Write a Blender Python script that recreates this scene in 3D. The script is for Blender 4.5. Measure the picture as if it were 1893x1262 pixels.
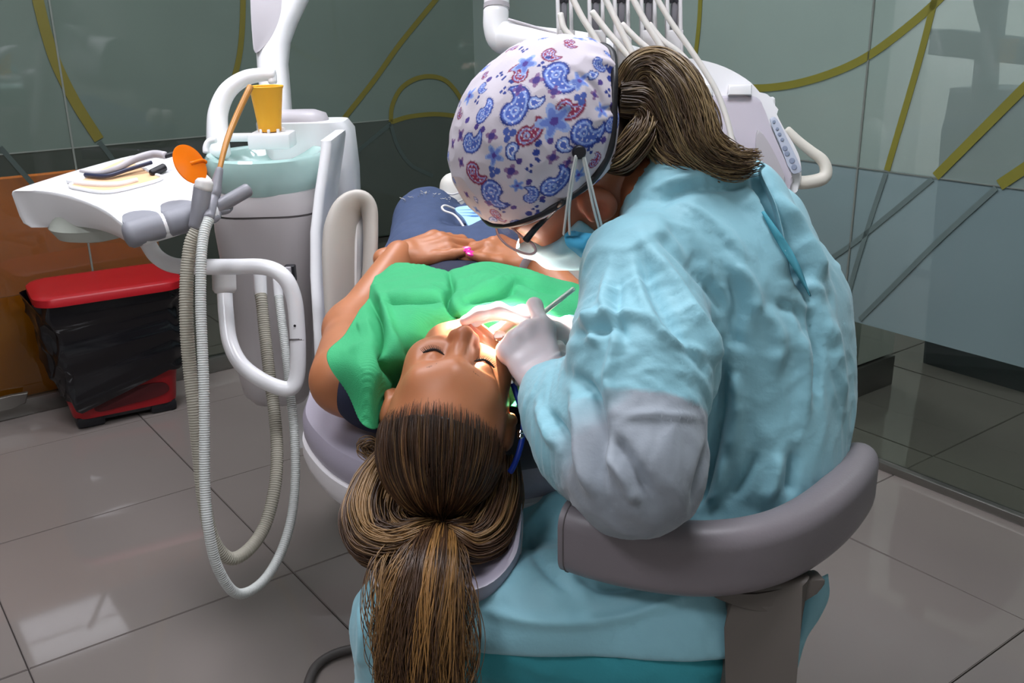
import bpy, bmesh, math, random
import numpy as np
from mathutils import Vector, Matrix, Quaternion
for o in list(bpy.data.objects): bpy.data.objects.remove(o)
SC = bpy.context.scene
COL = SC.collection
rng = np.random.RandomState(7)
random.seed(7)
# ------------------------------------------------------------------ camera (measured from the floor tile grid, metres)
F = 1796.; TH = .3301; RO = -.01783; H = 1.3; G = .6318
_c, _s = math.cos(TH), math.sin(TH)
_R0 = np.array([1., 0, 0]); _U0 = np.array([0, _s, _c]); FW = np.array([0, _c, -_s])
RV = math.cos(RO) * _R0 + math.sin(RO) * _U0
UV = -math.sin(RO) * _R0 + math.cos(RO) * _U0
CAM = np.array([0, 0, H])
GA = np.array([math.cos(G), math.sin(G), 0]); GB = np.array([-math.sin(G), math.cos(G), 0])
cam = bpy.data.cameras.new('camera'); cam.sensor_width = 36; cam.lens = F / 1893 * 36; cam.clip_start = .02
co = bpy.data.objects.new('camera', cam); COL.objects.link(co)
M = Matrix.Identity(4)
for i in range(3):
    M[i][0] = RV[i]; M[i][1] = UV[i]; M[i][2] = -FW[i]; M[i][3] = CAM[i]
co.matrix_world = M
SC.camera = co
# ------------------------------------------------------------------ world, exposure
W = bpy.data.worlds.new('world'); SC.world = W; W.use_nodes = True
W.node_tree.nodes['Background'].inputs[0].default_value = (.75, .8, .85, 1)
W.node_tree.nodes['Background'].inputs[1].default_value = .25
SC.view_settings.view_transform = 'Standard'; SC.view_settings.look = 'None'
SC.view_settings.exposure = 0.62; SC.view_settings.gamma = 1
SC.view_settings.use_curve_mapping = False
CEIL_E = 17.0       # radiance of the ceiling panels
# the beam of the dental operating lamp (its head is built with the lamp post)
LAMP_POS = np.array([-.06, 1.76, 1.72]); LAMP_AIM = np.array([.0, 1.235, .90]); LAMP_W = 1150

# ------------------------------------------------------------------ measuring helpers: picture point + distance -> metres
def ray(x, y): return FW + (x - 946.5) / F * RV + (631 - y) / F * UV
def D(x, y, d): return CAM + ray(x, y) * d
def Z(x, y, z): r = ray(x, y); return CAM + r * ((z - H) / r[2])
def ONQ(x, y, q): r = ray(x, y); return CAM + r * (q / (r @ GB))
def ONP(x, y, p): r = ray(x, y); return CAM + r * (p / (r @ GA))
def RM(p, q, z): return GA * p + GB * q + np.array([0, 0, z])
def pix(P):
    v = np.asarray(P, float) - CAM; d = v @ FW
    return 946.5 + F * (v @ RV) / d, 631 - F * (v @ UV) / d, d
def nrm(v): v = np.asarray(v, float); return v / np.linalg.norm(v)
# ------------------------------------------------------------------ materials
def C(h, k=1.0):
    if not isinstance(h, str): return (h[0] * k, h[1] * k, h[2] * k, 1)
    h = h.lstrip('#'); v = [int(h[i:i + 2], 16) / 255 for i in (0, 2, 4)]
    return tuple([(x / 12.92 if x <= .04045 else ((x + .055) / 1.055) ** 2.4) * k for x in v] + [1])
def mat(name, col, rough=.5, metal=0., var=.06, vscale=18., bump=0., bscale=60., spec=.5, coat=0., trans=0., sss=0., attr=None, alpha=1., ior=1.45, sheen=0., stretch=None):
    m = bpy.data.materials.new(name); m.use_nodes = True
    nt = m.node_tree; b = nt.nodes['Principled BSDF']; N = nt.nodes.new; L = nt.links.new
    b.inputs['Roughness'].default_value = rough; b.inputs['Metallic'].default_value = metal
    b.inputs['Specular IOR Level'].default_value = spec; b.inputs['Coat Weight'].default_value = coat
    b.inputs['Transmission Weight'].default_value = trans; b.inputs['IOR'].default_value = ior
    b.inputs['Sheen Weight'].default_value = sheen
    if alpha < 1: b.inputs['Alpha'].default_value = alpha
    if sss:
        b.inputs['Subsurface Weight'].default_value = sss
        b.inputs['Subsurface Radius'].default_value = (.012, .005, .003); b.inputs['Subsurface Scale'].default_value = 1.
    tc = N('ShaderNodeTexCoord'); mp = N('ShaderNodeMapping'); L(tc.outputs['Object'], mp.inputs[0])
    if stretch: mp.inputs['Scale'].default_value = stretch
    n = N('ShaderNodeTexNoise'); n.inputs['Scale'].default_value = vscale; n.inputs['Detail'].default_value = 4
    L(mp.outputs[0], n.inputs['Vector'])
    mr = N('ShaderNodeMapRange'); mr.inputs['To Min'].default_value = 1 - var; mr.inputs['To Max'].default_value = 1 + var
    L(n.outputs['Fac'], mr.inputs['Value'])
    mx = N('ShaderNodeMix'); mx.data_type = 'RGBA'; mx.blend_type = 'MULTIPLY'; mx.inputs[0].default_value = 1
    if attr:
        a = N('ShaderNodeAttribute'); a.attribute_name = attr; L(a.outputs['Color'], mx.inputs[6])
    else: mx.inputs[6].default_value = C(col)
    L(mr.outputs[0], mx.inputs[7]); L(mx.outputs[2], b.inputs['Base Color'])
    if bump:
        nb = N('ShaderNodeTexNoise'); nb.inputs['Scale'].default_value = bscale; nb.inputs['Detail'].default_value = 3
        L(mp.outputs[0], nb.inputs['Vector'])
        bp = N('ShaderNodeBump'); bp.inputs['Strength'].default_value = bump; bp.inputs['Distance'].default_value = .004
        L(nb.outputs['Fac'], bp.inputs['Height']); L(bp.outputs[0], b.inputs['Normal'])
    return m
def emit(name, col, e):
    m = bpy.data.materials.new(name); m.use_nodes = True; nt = m.node_tree
    nt.nodes.remove(nt.nodes['Principled BSDF']); n = nt.nodes.new('ShaderNodeEmission')
    n.inputs[0].default_value = C(col); n.inputs[1].default_value = e
    nt.links.new(n.outputs[0], nt.nodes['Material Output'].inputs[0]); return m
def film(name, tint, dcol, fac, rough=.03, ior=1.45):
    """glass carrying a film: part passes through (tint), part scatters (dcol), plus the mirror reflection of glass"""
    m = bpy.data.materials.new(name); m.use_nodes = True; nt = m.node_tree; N = nt.nodes.new; L = nt.links.new
    nt.nodes.remove(nt.nodes['Principled BSDF'])
    t = N('ShaderNodeBsdfTransparent'); t.inputs[0].default_value = C(tint)
    d = N('ShaderNodeBsdfDiffuse'); tc = N('ShaderNodeTexCoord'); n = N('ShaderNodeTexNoise'); n.inputs['Scale'].default_value = 3
    L(tc.outputs['Object'], n.inputs['Vector'])
    mr = N('ShaderNodeMapRange'); mr.inputs['To Min'].default_value = .9; mr.inputs['To Max'].default_value = 1.1; L(n.outputs['Fac'], mr.inputs['Value'])
    mx = N('ShaderNodeMix'); mx.data_type = 'RGBA'; mx.blend_type = 'MULTIPLY'; mx.inputs[0].default_value = 1
    mx.inputs[6].default_value = C(dcol); L(mr.outputs[0], mx.inputs[7]); L(mx.outputs[2], d.inputs[0])
    s1 = N('ShaderNodeMixShader'); s1.inputs[0].default_value = fac; L(t.outputs[0], s1.inputs[1]); L(d.outputs[0], s1.inputs[2])
    g = N('ShaderNodeBsdfGlossy'); g.inputs['Roughness'].default_value = rough; g.inputs[0].default_value = (1, 1, 1, 1)
    fr = N('ShaderNodeFresnel'); fr.inputs[0].default_value = ior
    s2 = N('ShaderNodeMixShader'); L(fr.outputs[0], s2.inputs[0]); L(s1.outputs[0], s2.inputs[1]); L(g.outputs[0], s2.inputs[2])
    geo = N('ShaderNodeNewGeometry'); t2 = N('ShaderNodeBsdfTransparent'); s3 = N('ShaderNodeMixShader')      # the film sits on the entry face of the pane only
    L(geo.outputs['Backfacing'], s3.inputs[0]); L(s2.outputs[0], s3.inputs[1]); L(t2.outputs[0], s3.inputs[2])
    L(s3.outputs[0], nt.nodes['Material Output'].inputs[0]); return m

# ------------------------------------------------------------------ objects
def tag(o, label=None, cat=None, group=None, kind=None):
    if label: o['label'] = label
    if cat: o['category'] = cat
    if group: o['group'] = group
    if kind: o['kind'] = kind
    return o
def empty(name, loc=(0, 0, 0), label=None, cat=None, group=None, kind=None):
    o = bpy.data.objects.new(name, None); o.location = loc; o.empty_display_size = .05; COL.objects.link(o)
    return tag(o, label, cat, group, kind)
def link(name, me, m, parent=None, smooth=True):
    if m is not None: me.materials.append(m)
    o = bpy.data.objects.new(name, me); COL.objects.link(o)
    if smooth is not None: me.polygons.foreach_set('use_smooth', [bool(smooth)] * len(me.polygons))
    if parent is not None:
        o.parent = parent; o.matrix_parent_inverse = Matrix.Translation(parent.location).inverted()
    return o
def mesh(name, V, Fc, m, parent=None, smooth=True):
    me = bpy.data.meshes.new(name); me.from_pydata([tuple(map(float, v)) for v in V], [], [tuple(map(int, f)) for f in Fc]); me.update()
    return link(name, me, m, parent, smooth)
def recentre(o):
    """put the origin of a one-mesh thing at the middle of its base"""
    me = o.data; n = len(me.vertices); a = np.empty(n * 3, np.float32); me.vertices.foreach_get('co', a); a = a.reshape(-1, 3)
    lo, hi = a.min(0), a.max(0); c = np.array([(lo[0] + hi[0]) / 2, (lo[1] + hi[1]) / 2, lo[2]])
    me.vertices.foreach_set('co', (a - c).ravel().astype(np.float32)); me.update(); o.location = o.location + Vector(c); return o
def autosmooth(o, ang=35):
    me = o.data; me.polygons.foreach_set('use_smooth', [True] * len(me.polygons))
    bm = bmesh.new(); bm.from_mesh(me); a = math.radians(ang)
    for e in bm.edges:
        if len(e.link_faces) == 2 and e.calc_face_angle(0) > a: e.smooth = False
    bm.to_mesh(me); bm.free(); return o
def from_bm(name, bm, m, parent=None, ang=35):
    bmesh.ops.recalc_face_normals(bm, faces=bm.faces)
    me = bpy.data.meshes.new(name); bm.to_mesh(me); bm.free(); o = link(name, me, m, parent, None); return autosmooth(o, ang)
def basis(x=None, y=None, z=None):
    """3x3 with given (approximately orthogonal) columns"""
    if z is not None and x is not None:
        z = nrm(z); y = nrm(np.cross(z, x)); x = np.cross(y, z)
    elif z is not None and y is not None:
        z = nrm(z); x = nrm(np.cross(y, z)); y = np.cross(z, x)
    elif z is not None:
        z = nrm(z); a = np.array([1., 0, 0]) if abs(z[0]) < .8 else np.array([0, 1., 0]); y = nrm(np.cross(z, a)); x = np.cross(y, z)
    return np.stack([x, y, z], 1)
I3 = np.eye(3)
def rotz(a): return np.array([[math.cos(a), -math.sin(a), 0], [math.sin(a), math.cos(a), 0], [0, 0, 1]])
RG = np.stack([GA, GB, [0, 0, 1]], 1)       # room axes
def box(name, c, size, m, parent=None, R=I3, bev=.004, seg=2, taper=1.):
    bm = bmesh.new(); bmesh.ops.create_cube(bm, size=1)
    for v in bm.verts:
        k = taper if v.co.z < 0 else 1
        v.co = Vector((v.co.x * size[0] * k, v.co.y * size[1] * k, v.co.z * size[2]))
    if bev: bmesh.ops.bevel(bm, geom=list(bm.edges), offset=bev, segments=seg, affect='EDGES', profile=.5)
    for v in bm.verts: v.co = Vector(R @ np.array(v.co) + np.asarray(c, float))
    return from_bm(name, bm, m, parent)
def cr(P, n):
    """Catmull-Rom through P, n samples"""
    P = np.asarray(P, float); k = len(P)
    if k < 3: return np.stack([P[0] + (P[-1] - P[0]) * t for t in np.linspace(0, 1, n)])
    E_ = np.vstack([2 * P[0] - P[1], P, 2 * P[-1] - P[-2]]); t = np.linspace(0, k - 1 - 1e-6, n); i = t.astype(int); u = (t - i)[:, None]
    a, b, c, d = E_[i], E_[i + 1], E_[i + 2], E_[i + 3]
    return .5 * (2 * b + (c - a) * u + (2 * a - 5 * b + 4 * c - d) * u ** 2 + (3 * b - a - 3 * c + d) * u ** 3)
def frames(P, up=None):
    T = np.gradient(P, axis=0); T /= np.linalg.norm(T, axis=1)[:, None] + 1e-12
    n0 = np.cross(T[0], up if up is not None else ([0, 0, 1] if abs(T[0][2]) < .9 else [1, 0, 0])); n0 = nrm(n0)
    Ns = [n0]
    for i in range(1, len(P)):
        v = Ns[-1] - T[i] * (Ns[-1] @ T[i]); Ns.append(v / (np.linalg.norm(v) + 1e-12))
    Ns = np.array(Ns); return T, Ns, np.cross(T, Ns)
def tube_vf(P, r, seg=10, flat=1., cap=True, up=None):
    P = np.asarray(P, float); n = len(P); r = np.ones(n) * r if np.isscalar(r) else np.asarray(r, float)
    T, A, B = frames(P, up); th = np.linspace(0, 2 * math.pi, seg, endpoint=False)
    V = (P[:, None] + r[:, None, None] * (np.cos(th)[None, :, None] * A[:, None] + flat * np.sin(th)[None, :, None] * B[:, None])).reshape(-1, 3)
    i = np.arange(n - 1)[:, None] * seg; j = np.arange(seg)[None]; j2 = (j + 1) % seg
    Fc = np.stack([i + j, i + j2, i + seg + j2, i + seg + j], -1).reshape(-1, 4).tolist()
    if cap: Fc += [list(range(seg))[::-1], list(range((n - 1) * seg, n * seg))]
    return V, Fc
def tube(name, pts, r, m, parent=None, n=40, seg=14, flat=1., smooth_path=True, rads=None, round_end=True, up=None):
    P = cr(pts, n) if smooth_path else np.asarray(pts, float)
    if rads is not None: r = np.interp(np.linspace(0, 1, len(P)), np.linspace(0, 1, len(rads)), rads)
    r = np.ones(len(P)) * r if np.isscalar(r) else np.asarray(r, float)
    if round_end:
        def endcap(p, q, rr):
            d = nrm(p - q); return [p + d * rr * k for k in (.3, .42)], [rr * .8, rr * .45]
        a, ra = endcap(P[0], P[1], r[0]); b, rb = endcap(P[-1], P[-2], r[-1])
        P = np.vstack([a[::-1], P, b]); r = np.concatenate([ra[::-1], r, rb])
    V, Fc = tube_vf(P, r, seg, flat, True, up)
    return autosmooth(mesh(name, V, Fc, m, parent), 50)
def ribbed(name, pts, r, m, parent=None, pitch=.0045, depth=.10, seg=12, n=None):
    P = cr(pts, 400); L = np.concatenate([[0], np.cumsum(np.linalg.norm(np.diff(P, axis=0), axis=1))])
    n = int(L[-1] / pitch * 4); s = np.linspace(0, L[-1], n); P = np.stack([np.interp(s, L, P[:, k]) for k in range(3)], 1)
    rr = r * (1 - depth * (np.arange(n) % 4 >= 2))
    V, Fc = tube_vf(P, rr, seg); return mesh(name, V, Fc, m, parent)
def lathe(name, prof, c, m, parent=None, R=I3, seg=40, ang=40, sx=1., sy=1.):
    V = []; Fc = []; n = len(prof)
    for j in range(seg):
        a = 2 * math.pi * j / seg
        for (r, z) in prof: V.append(R @ np.array([r * sx * math.cos(a), r * sy * math.sin(a), z]) + np.asarray(c, float))
    for j in range(seg):
        k = (j + 1) % seg
        for i in range(n - 1): Fc.append((j * n + i, k * n + i, k * n + i + 1, j * n + i + 1))
    me = bpy.data.meshes.new(name); me.from_pydata([tuple(v) for v in V], [], Fc); bm = bmesh.new(); bm.from_mesh(me)
    bmesh.ops.remove_doubles(bm, verts=bm.verts, dist=1e-5); bpy.data.meshes.remove(me)
    return from_bm(name, bm, m, parent, ang)
def loft(name, rings, m, parent=None, cap=True, ang=50):
    n = len(rings[0]); V = np.vstack(rings); Fc = []
    for i in range(len(rings) - 1):
        for j in range(n):
            k = (j + 1) % n; Fc.append((i * n + j, i * n + k, (i + 1) * n + k, (i + 1) * n + j))
    if cap: Fc += [tuple(range(n))[::-1], tuple(range((len(rings) - 1) * n, len(rings) * n))]
    return autosmooth(mesh(name, V, Fc, m, parent), ang)
def rrect(w, d, r, n=6):
    out = []
    for cx, cy, a0 in ((w / 2 - r, d / 2 - r, 0), (-w / 2 + r, d / 2 - r, 90), (-w / 2 + r, -d / 2 + r, 180), (w / 2 - r, -d / 2 + r, 270)):
        for i in range(n + 1):
            a = math.radians(a0 + 90 * i / n); out.append((cx + r * math.cos(a), cy + r * math.sin(a)))
    return np.array(out)
def ring3(xy, c, R=I3, z=0.): return np.stack([R @ np.array([x, y, z]) + np.asarray(c, float) for x, y in xy])
def slab(name, outline, nvec, t, m, parent=None, bev=.006, seg=3, ang=35):
    """closed 3-D outline (planar) thickened by t along nvec, edges rounded"""
    bm = bmesh.new(); P = np.asarray(outline, float); nv = nrm(nvec)
    a = [bm.verts.new(p) for p in P]; b = [bm.verts.new(p + nv * t) for p in P]; n = len(P)
    f1 = bm.faces.new(a); f2 = bm.faces.new(b[::-1])
    for i in range(n): bm.faces.new((a[i], b[i], b[(i + 1) % n], a[(i + 1) % n]))
    if bev:
        e = [x for x in bm.edges if x in f1.edges[:] or x in f2.edges[:]]
        bmesh.ops.bevel(bm, geom=e, offset=bev, segments=seg, affect='EDGES', profile=.5, clamp_overlap=True)
    return from_bm(name, bm, m, parent, ang)
def smooth_loop(P, n):
    P = np.asarray(P, float); Q = np.vstack([P[-2:], P, P[:3]]); k = len(P)
    t = np.linspace(0, k, n, endpoint=False); i = t.astype(int); u = (t - i)[:, None]
    a, b, c, d = Q[i + 1], Q[i + 2], Q[i + 3], Q[i + 4]
    return .5 * (2 * b + (c - a) * u + (2 * a - 5 * b + 4 * c - d) * u ** 2 + (3 * b - a - 3 * c + d) * u ** 3)

# ------------------------------------------------------------------ solid shapes by distance functions (for bodies, hands, cloth)
def d_sph(P, c, r): return np.linalg.norm(P - np.asarray(c, np.float32), axis=1) - r
def d_ell(P, c, r, R=None):
    q = P - np.asarray(c, np.float32)
    if R is not None: q = q @ np.asarray(R, np.float32)
    r = np.asarray(r, np.float32); k0 = np.linalg.norm(q / r, axis=1); k1 = np.linalg.norm(q / (r * r), axis=1)
    return k0 * (k0 - 1) / (k1 + 1e-6)
def d_cap(P, a, b, ra, rb=None):
    a = np.asarray(a, np.float32); b = np.asarray(b, np.float32); rb = ra if rb is None else rb
    ab = b - a; t = np.clip((P - a) @ ab / (ab @ ab + 1e-9), 0, 1)
    return np.linalg.norm(P - a - t[:, None] * ab, axis=1) - (ra + (rb - ra) * t)
def d_box(P, c, h, r, R=None):
    q = P - np.asarray(c, np.float32)
    if R is not None: q = q @ np.asarray(R, np.float32)
    q = np.abs(q) - (np.asarray(h, np.float32) - r)
    return np.linalg.norm(np.maximum(q, 0), axis=1) + np.minimum(q.max(1), 0) - r
def smin(a, b, k):
    h = np.maximum(k - np.abs(a - b), 0) / k; return np.minimum(a, b) - h * h * k * .25
def smax(a, b, k): return -smin(-a, -b, k)
def d_chain(P, pts, rad, k=.02):
    d = None
    for i in range(len(pts) - 1):
        e = d_cap(P, pts[i], pts[i + 1], rad[i], rad[i + 1]); d = e if d is None else smin(d, e, k)
    return d
def sdf(fn, lo, hi, h, B=6):
    lo = np.asarray(lo, float); hi = np.asarray(hi, float)
    nb = np.ceil((hi - lo) / (h * B)).astype(int) + 1; N = nb * B + 1
    ctr = np.stack(np.meshgrid(*[lo[i] + (np.arange(nb[i]) + .5) * B * h for i in range(3)], indexing='ij'), -1).reshape(-1, 3).astype(np.float32)
    dv = fn(ctr); act = np.abs(dv) < B * h * .87 * 1.6 + .012
    vals = np.ones(N, np.float32)
    sg = np.where(dv < 0, -1., 1.).reshape(nb)
    vals[:-1, :-1, :-1] = np.repeat(np.repeat(np.repeat(sg, B, 0), B, 1), B, 2)
    idx = np.argwhere(act.reshape(nb)); g = np.stack(np.meshgrid(*[np.arange(B + 1)] * 3, indexing='ij'), -1).reshape(-1, 3)
    for s in range(0, len(idx), 1500):
        ii = (idx[s:s + 1500, None] * B + g[None]).reshape(-1, 3)
        v = fn((lo + ii * h).astype(np.float32)); vals[ii[:, 0], ii[:, 1], ii[:, 2]] = v
    S = vals < 0
    c = np.zeros(np.array(N) - 1, np.int8)
    offs = [(0, 0, 0), (1, 0, 0), (0, 1, 0), (1, 1, 0), (0, 0, 1), (1, 0, 1), (0, 1, 1), (1, 1, 1)]
    def sh(A, o): return A[o[0]:A.shape[0] - 1 + o[0], o[1]:A.shape[1] - 1 + o[1], o[2]:A.shape[2] - 1 + o[2]]
    for o in offs: c += sh(S, o)
    cells = np.argwhere((c > 0) & (c < 8)); ids = -np.ones(c.shape, np.int64); ids[tuple(cells.T)] = np.arange(len(cells))
    cv = np.stack([vals[tuple((cells + o).T)] for o in offs], 1); O = np.array(offs, float)
    acc = np.zeros((len(cells), 3)); cnt = np.zeros(len(cells))
    for a in range(8):
        for b in range(a + 1, 8):
            if abs(O[a] - O[b]).sum() != 1: continue
            va, vb = cv[:, a], cv[:, b]; mk = (va < 0) != (vb < 0)
            t = np.where(mk, va / np.where(mk, va - vb, 1), 0); acc += mk[:, None] * (O[a] + t[:, None] * (O[b] - O[a])); cnt += mk
    V = lo + (cells + acc / cnt[:, None]) * h
    Q = []
    for ax in range(3):
        e = [0, 0, 0]; e[ax] = 1; s0 = S[tuple(slice(0, S.shape[i] - e[i]) for i in range(3))]; s1 = S[tuple(slice(e[i], None) for i in range(3))]
        ed = np.argwhere(s0 != s1); u, w = (ax + 1) % 3, (ax + 2) % 3
        ok = (ed[:, u] > 0) & (ed[:, w] > 0) & (ed[:, u] < c.shape[u]) & (ed[:, w] < c.shape[w]); ed = ed[ok]
        fl = s0[tuple(ed.T)]
        def cid(du, dw): q = ed.copy(); q[:, u] += du; q[:, w] += dw; return ids[tuple(q.T)]
        q = np.stack([cid(-1, -1), cid(0, -1), cid(0, 0), cid(-1, 0)], 1); q[~fl] = q[~fl][:, ::-1]; Q.append(q)
    Q = np.vstack(Q); Q = Q[(Q >= 0).all(1)]
    return V, Q
def np_mesh(name, V, Q, m, parent=None, smooth=True):
    me = bpy.data.meshes.new(name); V = np.asarray(V, np.float32); Q = np.asarray(Q, np.int32); k = Q.shape[1]
    me.vertices.add(len(V)); me.vertices.foreach_set('co', V.ravel())
    me.loops.add(Q.size); me.loops.foreach_set('vertex_index', Q.ravel())
    me.polygons.add(len(Q)); me.polygons.foreach_set('loop_start', np.arange(len(Q), dtype=np.int32) * k)
    me.update(calc_edges=True); me.validate(); return link(name, me, m, parent, smooth)
def vnormals(V, Q):
    n = np.cross(V[Q[:, 2]] - V[Q[:, 0]], V[Q[:, 3]] - V[Q[:, 1]]) if Q.shape[1] == 4 else np.cross(V[Q[:, 1]] - V[Q[:, 0]], V[Q[:, 2]] - V[Q[:, 0]])
    N = np.zeros_like(V)
    for k in range(Q.shape[1]): np.add.at(N, Q[:, k], n)
    return N / (np.linalg.norm(N, axis=1)[:, None] + 1e-12)
def relax(V, Q, it=2, lam=.5):
    V = V.copy(); n = len(V)
    e = np.vstack([Q[:, [i, (i + 1) % Q.shape[1]]] for i in range(Q.shape[1])]); e = np.vstack([e, e[:, ::-1]]); deg = np.bincount(e[:, 0], minlength=n)[:, None] + 1e-9
    for _ in range(it):
        S = np.stack([np.bincount(e[:, 0], weights=V[e[:, 1], k], minlength=n) for k in range(3)], 1); V += lam * (S / deg - V)
    return V
_perm = np.random.RandomState(3).permutation(256); _perm = np.concatenate([_perm, _perm, _perm])
_grad = np.random.RandomState(4).randn(256, 3); _grad /= np.linalg.norm(_grad, axis=1)[:, None]
def noise(P):
    P = np.asarray(P, float); i = np.floor(P).astype(int); f = P - i; i &= 255; u = f * f * f * (f * (f * 6 - 15) + 10); r = 0
    for dx in (0, 1):
        for dy in (0, 1):
            for dz in (0, 1):
                g = _grad[_perm[_perm[_perm[(i[:, 0] + dx) & 255] + ((i[:, 1] + dy) & 255)] + ((i[:, 2] + dz) & 255)] & 255]
                w = (u[:, 0] if dx else 1 - u[:, 0]) * (u[:, 1] if dy else 1 - u[:, 1]) * (u[:, 2] if dz else 1 - u[:, 2])
                r = r + w * ((f - [dx, dy, dz]) * g).sum(1)
    return r * 1.6
def pixs(V):
    v = V - CAM; d = v @ FW; return np.stack([946.5 + F * (v @ RV) / d, 631 - F * (v @ UV) / d], 1)
def segdist(p, L):
    """distance of 2-D/3-D points to a polyline and the running parameter"""
    L = np.asarray(L, float); best = np.full(len(p), 1e9); par = np.zeros(len(p)); k = len(L) - 1
    for i in range(k):
        ab = L[i + 1] - L[i]; t = np.clip((p - L[i]) @ ab / (ab @ ab + 1e-12), 0, 1); d = np.linalg.norm(p - L[i] - t[:, None] * ab, axis=1)
        mk = d < best; best[mk] = d[mk]; par[mk] = ((i + t) / k)[mk]
    return best, par
def folds(V, N, strokes):
    """raise / sink the surface along creases; each crease is given by where it lies on the side that faces the room's entrance"""
    p = pixs(V); front = np.clip((-(V - CAM) / np.linalg.norm(V - CAM, axis=1)[:, None] * N).sum(1) * 3, 0, 1); disp = np.zeros(len(V))
    for pts, amp, w in strokes:
        L = cr(np.c_[np.asarray(pts, float), np.zeros(len(pts))], 5 * len(pts))[:, :2]
        bb = (p[:, 0] > L[:, 0].min() - 4 * w) & (p[:, 0] < L[:, 0].max() + 4 * w) & (p[:, 1] > L[:, 1].min() - 4 * w) & (p[:, 1] < L[:, 1].max() + 4 * w)
        ii = np.where(bb)[0]
        if not len(ii): continue
        d, t = segdist(p[ii], L); disp[ii] += amp * np.exp(-(d / w) ** 2) * np.clip(np.minimum(t, 1 - t) * 5, .25, 1)
    return V + N * (disp * front)[:, None]
def vcol(o, col, name='Col'):
    me = o.data; a = me.color_attributes.new(name, 'FLOAT_COLOR', 'POINT'); col = np.asarray(col, np.float32)
    if col.shape[1] == 3: col = np.c_[col, np.ones(len(col), np.float32)]
    a.data.foreach_set('color', col.ravel())
# ================================================================== THE ROOM
m_tile = mat('polished_grey_porcelain', '#807772', rough=.05, var=.05, vscale=2.5, spec=.75, bump=.012, bscale=5)
m_grout = mat('dark_grout', '#544d4a', rough=.9)
m_white = mat('white_wall_paint', '#d8d8d4', rough=.8, var=.03)
m_ceil = mat('white_ceiling_paint', '#e4e4e0', rough=.9, var=.02)
m_alu = mat('brushed_aluminium', '#8d8b86', rough=.35, metal=.9, var=.08, stretch=(1, 1, 30))
m_skirt = mat('grey_skirting_tile', '#4a4744', rough=.3)
m_orange = mat('orange_wall_panel', '#ff8a12', rough=.5, var=.12, vscale=3)
m_darkwall = mat('dark_grey_green_wall', '#525b54', rough=.7, var=.08, vscale=2)
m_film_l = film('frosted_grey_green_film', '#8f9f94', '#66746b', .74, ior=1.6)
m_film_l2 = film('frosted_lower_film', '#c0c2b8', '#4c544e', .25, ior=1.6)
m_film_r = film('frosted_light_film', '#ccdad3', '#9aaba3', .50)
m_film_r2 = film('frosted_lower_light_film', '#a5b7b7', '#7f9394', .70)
m_clear = film('clear_glass', '#a8b5aa', '#333333', .02, ior=1.6)
m_joint = mat('pale_glass_joint', '#6d736c', rough=.3)
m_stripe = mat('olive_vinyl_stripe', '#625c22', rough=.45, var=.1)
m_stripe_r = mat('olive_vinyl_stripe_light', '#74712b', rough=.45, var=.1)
m_refl_l = mat('painted_reflection_dark', '#3a4541', rough=.5, var=.1)  # flat dark colour imitating the stripes' reflection, far wall
m_refl = mat('painted_reflection_grey', '#5b6a67', rough=.5, var=.1)  # same painted reflection for the right wall

TILE = .6014; P0, Q0 = .183, 1.998
floor = box('floor', RM(.5, 1.6, -.02), (9.2, 8.4, .022), m_grout, R=RG, bev=0)
tag(floor, kind='structure')
bm = bmesh.new(); bmesh.ops.create_cube(bm, size=1)
for v in bm.verts: v.co = Vector((v.co.x * (TILE - .003), v.co.y * (TILE - .003), v.co.z * .012 - .006))
bmesh.ops.bevel(bm, geom=[e for e in bm.edges if all(v.co.z > -.001 for v in e.verts)], offset=.0015, segments=2, affect='EDGES')
tme = bpy.data.meshes.new('floor_tile'); bm.to_mesh(tme); bm.free(); tme.materials.append(m_tile)
for i in range(-6, 7):
    for j in range(-5, 6):
        p = P0 + (i + .5) * TILE; q = Q0 + (j + .5) * TILE
        if p < -3.3 or p > 4.6 or q < -1.4 or q > 5.2: continue
        o = bpy.data.objects.new('tile', tme); COL.objects.link(o); o.parent = floor
        o.location = RM(p, q, 0); o.rotation_euler = (random.gauss(0, .0011), random.gauss(0, .0011), G)
# solid walls behind the photographer and to the left, ceiling with lamps
QL, PR = 3.51, 2.40
CH = 2.62
tag(box('ceiling', RM(.5, 1.6, CH + .05), (9.2, 8.4, .1), m_ceil, R=RG, bev=0), kind='structure')
tag(box('wall_back', RM(.5, -1.45, CH / 2), (9.2, .1, CH), m_white, R=RG, bev=0), kind='structure')
tag(box('wall_left', RM(-3.35, 1.6, CH / 2), (.1, 6.2, CH), m_white, R=RG, bev=0), kind='structure')
# beyond the glass
tag(box('wall_corridor_end', RM(4.6, 1.6, CH / 2), (.1, 8.4, CH), m_white, R=RG, bev=0), kind='structure')
tag(box('wall_far', RM(.5, 5.2, CH / 2), (8.2, .1, CH), m_darkwall, R=RG, bev=0), kind='structure')
# white pillar seen through the clear foot of the right pane
pil = tag(empty('wall_pillar', RM(2.9, 2.5, 0)), kind='structure')
box('plaster', RM(2.905, 2.42, CH / 2 + .06), (.21, 1.2, CH - .12), m_white, pil, R=RG, bev=.002)
box('baseboard', RM(2.905, 2.42, .055), (.222, 1.212, .11), m_skirt, pil, R=RG, bev=.002)
# orange panel behind the left end of the far glass
e1 = ONQ(318, 620, QL + .04); p1 = e1 @ GA
tag(box('wall_orange', RM((p1 - 3.2) / 2, QL + .07, .40), (p1 + 3.2, .05, .80), m_orange, R=RG, bev=.003), kind='structure')

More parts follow.
